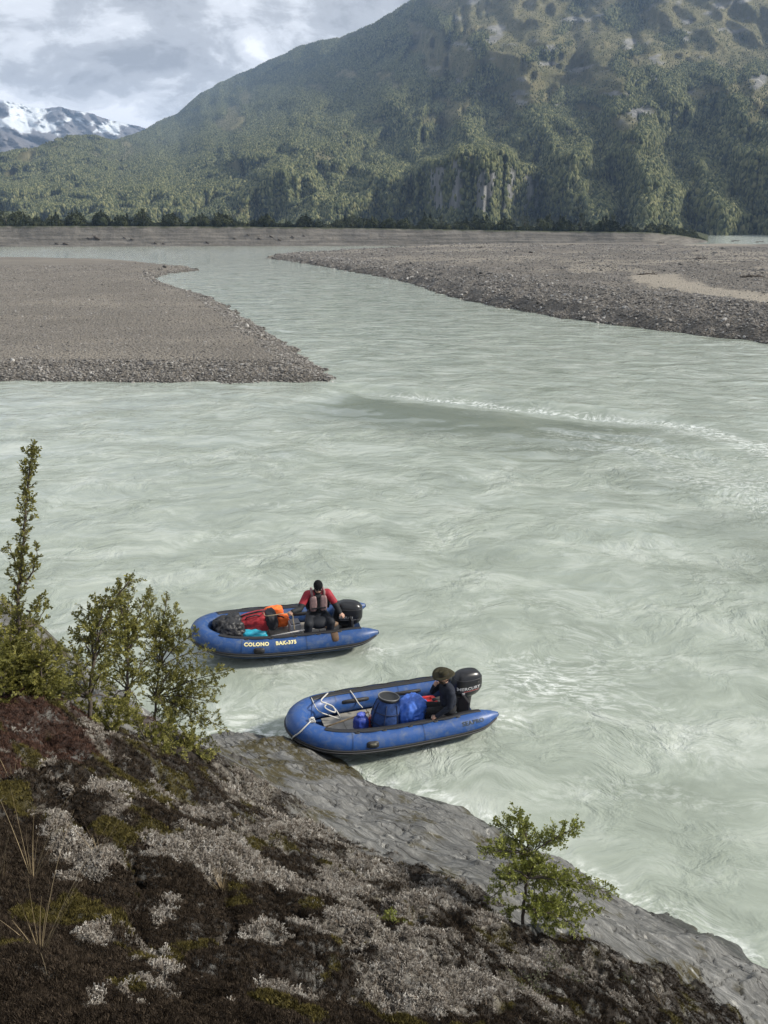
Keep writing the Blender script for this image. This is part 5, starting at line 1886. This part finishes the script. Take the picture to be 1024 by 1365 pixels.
class Plant:
    def __init__(self, seed):
        self.r = random.Random(seed)
        self.wood = MB(); self.woods = [self.wood]; self.LV, self.LF, self.LT = [], [], []

    def stem(self):
        if self.wood.V:
            self.wood = MB(); self.woods.append(self.wood)

    def leaf(self, p, d, nrm, size):
        d = d.normalized(); s = d.cross(nrm)
        if s.length < 1e-4: s = d.orthogonal()
        s = s.normalized(); nn = s.cross(d)
        w = size * .34
        i = len(self.LV)
        self.LV += [p, p + d * size * .45 + s * w + nn * size * .10, p + d * size - nn * size * .05, p + d * size * .45 - s * w + nn * size * .10]
        self.LF += [(i, i + 1, i + 2), (i, i + 2, i + 3)]
        t = self.r.random()
        self.LT += [t] * 4

    def twig(self, p, d, length, rad, leaf, depth, dens):
        r = self.r
        n = max(3, int(length / .035))
        pts = [p.copy()]
        cur = d.normalized()
        nrm = cur.cross(Vector((r.uniform(-1, 1), r.uniform(-1, 1), .2))).normalized()
        for k in range(n):
            cur = (cur + Vector((r.uniform(-1, 1), r.uniform(-1, 1), r.uniform(-.5, 1.0))) * .13).normalized()
            pts.append(pts[-1] + cur * length / n)
        if rad > .0012: self.wood.tube(pts, [rad * (1 - .75 * k / n) for k in range(n + 1)], 4 if rad < .006 else 6, False)
        # leaves in two ranks
        m = max(3, int(length / (.0065 / dens)))
        for k in range(m):
            f = (k + r.random()) / m
            if depth > 0 and f < .2: continue
            j = min(n - 1, int(f * n))
            q = pts[j].lerp(pts[j + 1], f * n - j)
            t = (pts[j + 1] - pts[j]).normalized()
            side = t.cross(nrm).normalized() * (1 if k % 2 else -1)
            dd = t * r.uniform(.4, 1.0) + side * r.uniform(.6, 1.1) + nrm * r.uniform(-.45, .45)
            self.leaf(q, dd, nrm + Vector((r.uniform(-.4, .4), r.uniform(-.4, .4), r.uniform(-.2, .4))), leaf * r.uniform(.55, 1.45))
        if depth > 0:
            k = max(3, int(length / .026))
            for j in range(k):
                f = r.uniform(.15, .97)
                i = min(n - 1, int(f * n))
                q = pts[i].lerp(pts[i + 1], f * n - i)
                t = (pts[i + 1] - pts[i]).normalized()
                side = t.cross(nrm).normalized() * (1 if j % 2 else -1)
                dd = t * r.uniform(.6, 1.0) + side * r.uniform(.5, 1.0) + nrm * r.uniform(-.4, .4)
                self.twig(q, dd, length * r.uniform(.3, .6) * (1.15 - .5 * f), rad * .5, leaf, depth - 1, dens)

    def limb(self, pts, r0, r1, spacing, tl, leaf, start=.2, up=.4, dens=1.0, depth=1, taper=.6):
        """a stem through given points, set with twigs whose length shrinks towards the tip"""
        r = self.r
        P = [Vector(tuple(p)) for p in smooth_path([tuple(p) for p in pts], 8)]
        for k in range(1, len(P) - 1): P[k] += Vector((r.uniform(-1, 1), r.uniform(-1, 1), 0)) * .006
        n = len(P)
        self.wood.tube(P, [r0 + (r1 - r0) * k / (n - 1) for k in range(n)], 7, True)
        L_ = sum((P[i + 1] - P[i]).length for i in range(n - 1))
        cnt = int(L_ * (1 - start) / (spacing * .62)); tl = tl * 1.45
        a = r.uniform(0, 6.28)
        for k in range(cnt):
            f = start + (1 - start) * (k + r.random()) / cnt
            i = min(n - 2, int(f * (n - 1)))
            q = P[i].lerp(P[i + 1], f * (n - 1) - i)
            t = (P[i + 1] - P[i]).normalized()
            a += 2.4 + r.uniform(-.5, .5)
            o = t.orthogonal().normalized()
            o = Matrix.Rotation(a, 3, t) @ o
            dd = o + t * up + Vector((0, 0, .25))
            ln = tl * (1 - taper * (f - start) / (1 - start)) * r.uniform(.55, 1.15)
            self.twig(q, dd, ln, max(.0022, r0 * .30 * (1 - .6 * f)), leaf, depth, dens)
        self.twig(P[-1], P[-1] - P[-3], tl * .5, .003, leaf, depth, dens)

    def build(self, name, leafmat, woodmat, label, cat, group=None):
        base = Vector(min((v for w in self.woods for v in w.V), key=lambda v: v[2]))
        e = empty(name, base)
        for w in self.woods: mesh_obj('trunk' if len(self.woods) == 1 else 'stem', [Vector(v) - base for v in w.V], w.F, woodmat, e)
        cr = mesh_obj('crown', [v - base for v in self.LV], self.LF, leafmat, e, smooth=False)
        at_ = cr.data.attributes.new('leaf_tone', 'FLOAT', 'POINT'); at_.data.foreach_set('value', self.LT)
        tag(e, label, cat, group)
        return e


def pix(base_px, base_py, pts):
    """photo points of a plant standing at a pixel: (px, py, nearer/farther in metres) -> world"""
    b = hit(base_px, base_py)
    _, _, dep = to_px(*b)
    b = b - np.array([0, 0, .04])
    return [b] + [at(x, y, dep + dz) for x, y, dz in pts], dep


def build_saplings():
    bark = plain('grey_bark', (.075, .062, .050), .9, .2, .3, 30, .4, 60)
    dark = leaf_mat('beech_leaves', (.085, .088, .020), (.25, .235, .060))
    light = leaf_mat('young_beech_leaves', (.10, .118, .024), (.27, .285, .065))
    G_ = 'small beech trees on the slope'
    # tall spire at the far left
    p = Plant(1)
    pts, _ = pix(30, 950, [(28, 880, .0), (25, 800, .0), (31, 720, .0), (37, 650, 0), (43, 600, 0)])
    p.limb(pts, .018, .003, .030, .088, .020, .2, 1.1, 1.0, 1, .35)
    for tip, k in (((-2, 800, .1), .36), ((15, 735, .05), .50), ((49, 735, -.05), .52), ((52, 800, -.1), .40), ((58, 815, .15), .34), ((-15, 860, 0), .22), ((60, 880, -.2), .2)):
        a = Vector(pts[0]).lerp(Vector(pts[-1]), k)
        j = 0
        b = at(tip[0], tip[1], to_px(*pts[0])[2] + tip[2])
        m_ = [(a[i] + b[i]) / 2 + (0, 0, -.04)[i] for i in range(3)]
        p.limb([a, m_, b], .008, .002, .032, .085, .020, .2, 1.0, 1.0, 1, .4)
    p.build('beech_sapling', dark, bark, 'tall slender beech sapling with a spire top at the left edge', 'tree', G_)
    # low leafy skirt round the spire
    p = Plant(2)
    for bx, by, tips in ((5, 952, [(-20, 840, 0), (15, 850, .1), (-5, 870, -.2)]), (45, 955, [(30, 840, .15), (55, 860, -.1), (70, 905, .1), (15, 880, -.2)])):
        p.stem()
        for t in tips:
            pts, _ = pix(bx, by, [((bx + t[0]) / 2 + 4, (by + t[1]) / 2, t[2] / 2), t])
            p.limb(pts, .012, .003, .034, .17, .022, .15, .6, 1.0, 1, .4)
    p.build('beech_shrub', dark, bark, 'low leafy beech shrub around the foot of the spire sapling', 'shrub', G_)
    # open bush: three stems
    p = Plant(3)
    pts, _ = pix(122, 972, [(120, 930, 0), (125, 880, 0), (135, 840, 0), (150, 805, 0), (172, 775, 0)])
    p.limb(pts, .018, .004, .040, .125, .020, .33, .7, 1.0, 1, .45)
    for t in ((118, 815, .1), (105, 845, .15), (98, 870, -.1), (95, 905, .1), (140, 800, -.1), (80, 935, .1), (150, 860, .2), (140, 890, -.2), (110, 925, -.15), (160, 825, .1), (145, 930, .1), (70, 915, .15)):
        a = pts[1] if t[1] > 860 else pts[2]
        b = at(t[0], t[1], to_px(*pts[0])[2] + t[2])
        p.limb([a, (np.array(a) + b) / 2 + np.array([0, 0, .03]), b], .009, .003, .036, .125, .020, .3, .6, 1.0, 1, .4)
    p.build('beech_sapling', dark, bark, 'bushy beech sapling with bare dark stem, first right of the spire', 'tree', G_)
    p = Plant(4)
    pts, _ = pix(170, 972, [(170, 920, 0), (170, 870, 0), (170, 830, 0), (172, 785, 0)])
    p.limb(pts, .017, .004, .040, .125, .020, .25, .7, 1.0, 1, .45)
    for t in ((195, 795, .1), (160, 800, -.1), (185, 850, -.15), (150, 870, .15), (190, 900, -.1), (150, 930, -.1), (200, 870, .1), (140, 900, .1), (185, 935, .15), (160, 850, .2), (195, 830, .15), (155, 960, 0)):
        a = pts[1] if t[1] > 860 else pts[2]
        b = at(t[0], t[1], to_px(*pts[0])[2] + t[2])
        p.limb([a, (np.array(a) + b) / 2 + np.array([0, 0, .03]), b], .009, .003, .036, .125, .020, .25, .6, 1.0, 1, .4)
    p.build('beech_sapling', dark, bark, 'central upright beech sapling of the bush, beside the far boat bow', 'tree', G_)
    p = Plant(5)
    pts, _ = pix(205, 978, [(208, 930, 0), (212, 890, 0), (214, 850, 0), (222, 800, 0)])
    p.limb(pts, .016, .004, .040, .12, .020, .2, .7, 1.0, 1, .45)
    for t in ((198, 795, .1), (243, 835, .1), (258, 845, -.1), (275, 868, .1), (240, 880, -.1), (303, 895, -.1), (290, 915, .15), (262, 935, 0), (295, 970, -.1), (250, 985, 0), (225, 960, .2), (270, 965, .1), (232, 815, 0), (205, 830, -.1), (228, 860, .15), (245, 905, .2), (195, 900, .1), (215, 935, -.2), (265, 890, .1), (240, 945, -.15), (280, 935, -.1)):
        a = pts[1] if t[1] > 875 else pts[2]
        b = at(t[0], t[1], to_px(*pts[0])[2] + t[2])
        p.limb([a, (np.array(a) + b) / 2 + np.array([0, 0, .05]), b], .009, .003, .036, .125, .020, .3, .55, 1.0, 1, .4)
    p.build('beech_sapling', dark, bark, 'spreading beech sapling reaching towards the water in front of the boats', 'tree', G_)
    p = Plant(8)
    for bx, by, tips in ((150, 985, [(120, 945, 0), (165, 940, .1)]), (200, 1000, [(175, 955, 0), (225, 965, .1), (240, 1000, 0)]), (235, 1012, [(225, 980, 0), (262, 985, .1), (280, 1000, 0)])):
        p.stem()
        for t in tips:
            pts, _ = pix(bx, by, [((bx + t[0]) / 2, (by + t[1]) / 2 - 4, t[2] / 2), t])
            p.limb(pts, .007, .002, .034, .13, .021, .1, .6, 1.0, 1, .4)
    p.build('beech_shrub', dark, bark, 'low beech scrub along the foot of the bush', 'shrub', G_)
    # light green sapling on the right
    p = Plant(6)
    pts, _ = pix(697, 1252, [(698, 1210, 0), (703, 1170, 0), (706, 1140, 0), (700, 1110, .02), (688, 1082, .05)])
    p.limb(pts, .015, .003, .024, .092, .019, .32, .8, 1.0, 1, .3)
    for t in ((768, 1104, 0), (740, 1112, .15), (655, 1130, .1), (648, 1137, -.12), (668, 1098, .12), (720, 1150, -.15), (812, 1190, -.05), (790, 1215, .1), (760, 1180, .1), (775, 1240, -.1), (745, 1205, -.2), (735, 1240, 0), (655, 1195, .1), (665, 1225, -.05), (690, 1160, .2), (725, 1180, .2), (715, 1215, -.25), (675, 1165, -.2)):
        k = 3 if t[1] < 1150 else (2 if t[1] < 1200 else 1)
        a = pts[k]
        b = at(t[0], t[1], to_px(*pts[0])[2] + t[2])
        p.limb([a, np.array(a) * .5 + b * .5 + np.array([0, 0, .03 if t[1] < 1150 else .05]), b], .007, .002, .022, .088, .019, .2, .8, 1.0, 1, .35)
    p.build('beech_sapling', light, bark, 'light green beech sapling standing on the bare rock by the water', 'tree', G_)
    # sprig in the lichen
    p = Plant(7)
    for t in ((505, 1232, 0), (520, 1222, .03), (535, 1235, -.03), (512, 1240, -.05), (528, 1245, .05)):
        pts, _ = pix(518, 1262, [((518 + t[0]) / 2, 1250, 0), t])
        p.limb(pts, .004, .0015, .022, .07, .017, .1, .7, 1.2, 1, .3)
    p.build('beech_seedling', light, bark, 'tiny light green seedling among the lichen in the foreground', 'plant', G_)
    p = Plant(9)
    for bx, by in ((715, 1335), (735, 1310), (760, 1330), (690, 1345), (830, 1340)):
        p.stem()
        for t in range(3):
            pts, _ = pix(bx, by, [(bx + p.r.uniform(-14, 14), by - 18, 0), (bx + p.r.uniform(-26, 26), by - p.r.uniform(25, 48), 0)])
            p.limb(pts, .003, .001, .04, .06, .014, .2, .6, .55, 0, .3)
    p.build('heath_shrub', leaf_mat('heath_leaves', (.045, .055, .025), (.13, .135, .07)), bark, 'sparse wiry heath shrub on the rock at the lower right', 'shrub')


def build_grass():
    straw = plain('dry_grass', (.27, .21, .125), .8, .2, .35, 30)
    data = [(62, 1312, 16, 260, 'dry straw tuft with long stalks in the bottom left corner'), (4, 1195, 26, 150, 'bushy dry tuft at the left edge below the brown moss'), (45, 1185, 12, 190, 'upright thin dry stalks on the olive moss'),
            (300, 1228, 34, 60, 'short fine straw tuft in the middle of the lichen'), (20, 1060, 9, 130, 'few tall curled dry stalks by the brown moss knoll'), (140, 1180, 10, 90, 'small dry tuft between lichen patches'), (880, 1352, 8, 60, 'sparse dry blades on the rock near the lower right corner')]
    for i, (px, py, n, hp, label) in enumerate(data):
        r = random.Random(70 + i)
        b = hit(px, py)
        dep = to_px(*b)[2]
        H = hp * dep / FPX * .8
        V, Fc = [], []
        for k in range(int(n * 1.6)):
            a = r.uniform(0, 6.28)
            lean = r.uniform(.05, .75) ** 1.2
            ln = H * r.uniform(.25, 1.0) * (1 if k < n else .45)
            d = Vector((math.cos(a) * lean, math.sin(a) * lean, 1)).normalized()
            p = Vector((math.cos(a), math.sin(a), 0)) * r.uniform(0, .025)
            w = r.uniform(.0006, .0014)
            s = Vector((-math.sin(a), math.cos(a), 0)) * w
            m = 7
            drop = r.uniform(.1, .7)
            i0 = len(V)
            for j in range(m + 1):
                t = j / m
                c = p + d * ln * t + Vector((math.cos(a), math.sin(a), 0)) * ln * .35 * lean * t * t - Vector((0, 0, 1)) * ln * drop * .5 * lean * t ** 3
                V += [c - s * (1 - .8 * t), c + s * (1 - .8 * t)]
            Fc += [(i0 + 2 * j, i0 + 2 * j + 1, i0 + 2 * j + 3, i0 + 2 * j + 2) for j in range(m)]
        o = mesh_obj('grass_tuft', V, Fc, straw, None)
        o.location = (b[0], b[1], ground_z(b[0], b[1]) - .01)
        tag(o, label, 'grass tuft', 'dry grass tufts on the near slope')


# =================================================================== FAR BANK: TREES, SCRUB, DRIFTWOOD
def build_bank_plants():
    rng = np.random.default_rng(33)
    gm = Mat('bank_leaves', .8, .15)
    gm.color(gm.ramp(gm.rand(), [(0, (.014, .020, .010)), (.5, (.030, .038, .017)), (1, (.055, .060, .028))]))
    src = []
    for k in range(3):
        rr = random.Random(800 + k)
        V, Fc = [], []
        for _ in range(150):
            d = Vector((rr.gauss(0, 1), rr.gauss(0, 1), rr.gauss(0, 1))).normalized() * rr.uniform(.55, 1.0) * (1 + .25 * rr.random())
            c = Vector((d.x * .5, d.y * .5, .5 + d.z * .5))
            a = Vector((rr.uniform(-1, 1), rr.uniform(-1, 1), rr.uniform(-1, 1))).normalized(); b = a.orthogonal().normalized()
            s = rr.uniform(.07, .14)
            i = len(V)
            V += [c + a * s, c + b * s * .8, c - a * s]
            Fc.append((i, i + 1, i + 2))
        MBo = MB().blob((0, 0, .42), (.34, .34, .38), 2, bag_fn(k + 30, .3, 2, .2))
        MBo.add(V, Fc)
        src.append(MBo.build('scrub_source', gm.m, smooth=False, linked=False))
    # a narrow pointed form
    rr = random.Random(811)
    V, Fc = [], []
    for _ in range(170):
        zz = rr.uniform(.05, 1.0) ** .9
        q = .30 * (1.05 - zz) * rr.uniform(.5, 1.1); a_ = rr.uniform(0, 6.28)
        c_ = Vector((q * math.cos(a_), q * math.sin(a_), zz)); u_ = Vector((rr.uniform(-1, 1), rr.uniform(-1, 1), rr.uniform(-1, .3))).normalized(); v_ = u_.orthogonal().normalized()
        s_ = rr.uniform(.06, .11); i_ = len(V)
        V += [c_ + u_ * s_, c_ + v_ * s_ * .8, c_ - u_ * s_]; Fc.append((i_, i_ + 1, i_ + 2))
    src.append(mesh_obj('scrub_source', V, Fc, gm.m, smooth=False, linked=False))
    n = 16000
    px = rng.uniform(-120, 944, n)
    rf, zt = bank_at(px)
    back = 11 + rng.exponential(26, n)
    clump = fbm(px * .02, back * .05, 4, 901)
    keep = rng.random(n) < np.clip(.5 + 1.3 * clump, .08, 1)
    px, back, rf, clump = px[keep], back[keep], rf[keep], clump[keep]
    X, Y, z, t = terrace_z(px, rf + back)
    k = len(px)
    tall = np.interp(px, [-120, 0, 120, 300, 420, 600, 800, 900, 944], [5.2, 5.4, 4.4, 3.9, 3.8, 3.8, 3.7, 3.0, 1.4])
    h = .82 * (.4 + 1.0 * sstep(-.45, .5, fbm(px * .06, px * 0 + 7.7, 4, 905))) * tall * rng.uniform(.4, 1.1, k) * (1 + .6 * np.clip(clump, -.5, .6))
    w = h * rng.uniform(.7, 1.2, k)
    kind_ = rng.random(k) < .06
    h = np.where(kind_, h * 1.45, h); w = np.where(kind_, h * .8, w)
    o = scatter('bank_scrub', np.stack([X, Y, z - .15 * h], 1), np.stack([rng.normal(0, .1, k), rng.normal(0, .1, k), rng.uniform(0, 6.28, k)], 1), np.stack([w, w, h], 1), src, np.where(kind_, 3, rng.integers(0, 3, k)))
    tag(o, 'dense dark green scrub lining the top of the far bank', 'scrub', kind='stuff')
    # single trees that stand out of the scrub
    bark = plain('far_bark', (.07, .06, .05), .9)
    fm = Mat('far_tree_leaves', .8, .15)
    fm.color(fm.ramp(fm.attr('leaf_tone'), [(0, (.012, .017, .009)), (.6, (.027, .035, .015)), (1, (.05, .058, .026))]))
    trees = [(8, 281, 24, 'broad dark tree at the left end of the far bank'), (40, 287, 14, 'low rounded tree beside the broad tree on the far bank'), (135, 283, 13, 'lone rounded tree above the scrub left of the bank middle'), (192, 278, 22, 'pointed dark conifer like tree on the left part of the bank'), (75, 289, 12, 'small tree in the gap left of the rounded trees'),
             (268, 285, 15, 'dark tree pair member standing over the bank, left one'), (290, 284, 16, 'dark tree standing over the bank just left of centre'), (356, 286, 11, 'thin topped tree near the middle of the bank'), (470, 287, 14, 'rounded tree rising right of the bank middle'), (520, 291, 9, 'small round tree before the pale cliff foot'),
             (588, 287, 13, 'dark bushy tree on the bank below the pale cliffs'), (700, 288, 11, 'low wide tree on the bank beneath the mountain crease'), (775, 284, 16, 'pointed dark tree alone on the right part of the bank'), (818, 287, 13, 'round dark tree right of the pointed lone tree'), (870, 301, 10, 'small shrub like tree on the sloping right end of the bank'), (718, 291, 7, 'tiny pointed tree between the two right trees')]
    for i, (px, ytop, hpx, label) in enumerate(trees):
        rr = random.Random(300 + i)
        rf, zt = bank_at(np.array([float(px)]))
        back = 13 + rr.uniform(0, 6)
        X, Y, z, _ = terrace_z(np.array([float(px)]), rf + back)
        X, Y, z = float(X[0]), float(Y[0]), float(z[0])
        d = to_px(X, Y, z)[2]
        top = at(px, ytop, d)[2]
        h = max(2.5, 1.0 * (top - z))
        e = empty('bank_tree', (X, Y, z - .1))
        tag(e, label, 'tree', 'single trees on the far bank')
        mb = MB().tube([(0, 0, 0), (rr.uniform(-.1, .1), 0, h * .45), (rr.uniform(-.15, .15), 0, h * .85)], [.035 * h, .025 * h, .008 * h], 6)
        for _ in range(5):
            a, zz = rr.uniform(0, 6.28), rr.uniform(.25, .6) * h
            mb.tube([(0, 0, zz), (math.cos(a) * h * .2, math.sin(a) * h * .2, zz + h * .15)], [.012 * h, .004 * h], 4)
        mb.build('trunk', bark, e)
        V, Fc, T_ = [], [], []
        point = 'pointed' in label or 'thin' in label or i % 3 == 1
        wid = (.30 if point else .46) * h
        for c_ in range(34):
            zz = rr.uniform(.12, 1.0)
            rad = wid * ((1.05 - zz) if point else math.sqrt(max(.02, 1 - ((zz - .5) / .55) ** 2)))
            a = rr.uniform(0, 6.28); q = rad * rr.uniform(.2, 1) ** .6
            cx, cy, cz = q * math.cos(a), q * math.sin(a), zz * h
            tone = rr.random()
            for _ in range(26):
                v = Vector((rr.gauss(0, 1), rr.gauss(0, 1), rr.gauss(0, .8))) * .065 * h
                c = Vector((cx, cy, cz)) + v
                if c.z > h: c.z = h - rr.random() * .05 * h
                u = Vector((rr.uniform(-1, 1), rr.uniform(-1, 1), rr.uniform(-1, 1))).normalized(); w_ = u.orthogonal().normalized()
                s = rr.uniform(.025, .05) * h
                i0 = len(V)
                V += [c + u * s, c + w_ * s * .8, c - u * s]; Fc.append((i0, i0 + 1, i0 + 2)); T_ += [min(1, max(0, tone + rr.uniform(-.2, .2)))] * 3
        cr = mesh_obj('crown', V, Fc, fm.m, e, smooth=False)
        a_ = cr.data.attributes.new('leaf_tone', 'FLOAT', 'POINT'); a_.data.foreach_set('value', T_)


def build_driftwood():
    wood = plain('driftwood', (.075, .060, .048), .9, .2, .3, 12, .4, 30)
    # fallen logs and snags on the face of the far bank
    logs = [(72, 325, .9, 'dark snag low on the far bank near the left edge'), (84, 325.5, 1.1, 'dark log at the water under the far bank, second from left'), (116, 318, .8, 'small dark snag half way up the left bank'), (127, 318, 1.5, 'largest dark fallen trunk on the left bank face'), (164, 318, .7, 'small snag on the bank face below the scrub'), (174, 320, .8, 'slanting snag beside a smaller one on the bank'),
            (205, 325, .8, 'low dark log by the waterline under the bank'), (216, 325.5, .7, 'short dark log just right of the low log'), (275, 324, .8, 'single dark log at the foot of the bank'), (312, 319, .7, 'first of the snags strewn right of centre on the bank'), (330, 314, .7, 'upper snag in the strewn group on the bank'), (345, 319, .8, 'middle snag in the strewn group on the bank'), (361, 316, .8, 'dark snag in the strewn group near its top'), (372, 320, .9, 'low snag in the strewn group on the bank'), (390, 317, .8, 'right hand snag in the strewn group'), (405, 315, .7, 'last small snag right of the strewn group')]
    for i, (px, py, s, label) in enumerate(logs):
        rr = random.Random(900 + i)
        rf, zt = bank_at(np.array([float(px)])); rf, zt = float(rf[0]), float(zt[0])
        best = None
        for rel in np.arange(0, 10, .25):
            X, Y, z, _ = terrace_z(np.array([float(px)]), np.array([rf + rel]))
            yy = to_px(float(X[0]), float(Y[0]), float(z[0]))[1]
            if best is None or abs(yy - py) < best[0]: best = (abs(yy - py), float(X[0]), float(Y[0]), float(z[0]))
        _, x, y, z = best
        mb = MB()
        a = rr.uniform(-.5, .5); L_ = 1.9 * s
        d = Vector((math.cos(a), -.15, -.35 * rr.random() - .1))
        mb.tube([d * -L_ * .5, d * 0 + Vector((0, 0, .05)), d * L_ * .5], [.32 * s, .26 * s, .10 * s], 7)
        for _ in range(6):
            q = rr.uniform(-.5, -.2) * L_
            mb.tube([d * q, d * q + Vector((rr.uniform(-.5, .3), rr.uniform(-.5, .2), rr.uniform(0, .8))) * s], [.10 * s, .03 * s], 5)
        o = mb.build('driftwood_log', wood)
        o.location = (x, y - .2, z + .12)
        tag(o, label, 'driftwood', 'driftwood on the far bank')
    # pieces on the right bar
    bits = [(862, 376, 1.6, 'dark branch lying on the pale sand of the right bar'), (932, 356, 1.8, 'dark clump of roots on the right bar flats'), (1000, 382, 1.8, 'dark brushy snag at the far side of the sand by the right edge'), (945, 371, 1.0, 'thin branch between the sand and the root clump'), (762, 331, 1.6, 'small log on the distant end of the right bar'), (980, 327, 2.0, 'dark stump on the skyline of the right bar'), (1012, 328, 1.8, 'dark log at the far right edge of the bar'),
            (880, 329, 1.6, 'low log near the scrubby end of the far bank'), (640, 336, 1.4, 'thin stick on the pale far part of the right bar')]
    for i, (px, py, s, label) in enumerate(bits):
        rr = random.Random(950 + i)
        g = on(px, py, .9)
        z = float(right_bar_z(np.array([[g[0]]]), np.array([[g[1]]]))[0][0, 0])
        z = max(z, .1)
        mb = MB()
        a = rr.uniform(-.4, .4)
        d = Vector((math.cos(a), math.sin(a), .04))
        mb.tube([d * -.9 * s, d * 0 + Vector((0, 0, .1 * s)), d * .9 * s], [.07 * s, .06 * s, .025 * s], 6)
        for _ in range(12):
            q = d * rr.uniform(-.9, .9) * s
            e = q + Vector((rr.uniform(-.6, .6), rr.uniform(-.6, .6), rr.uniform(.05, .5))) * s * .8
            mb.tube([q, (q + e) / 2 + Vector((0, 0, .05)), e], [.035 * s, .022 * s, .008 * s], 4)
        o = mb.build('driftwood_snag', wood)
        o.location = (g[0], g[1], z + .05 * s)
        tag(o, label, 'driftwood', 'driftwood on the gravel bar')

# =================================================================== ASSEMBLE
build_ground()
build_water()
build_left_bar()
build_right_bar()
build_cobbles(stone_sources())
build_terrace()
mdata = build_mountain()
crowns = build_forest(mdata)
build_snow_mountain()
build_haze()
build_rock()
build_cover()
build_near_boat()
build_far_boat()
build_saplings()
build_grass()
build_bank_plants()
build_driftwood()
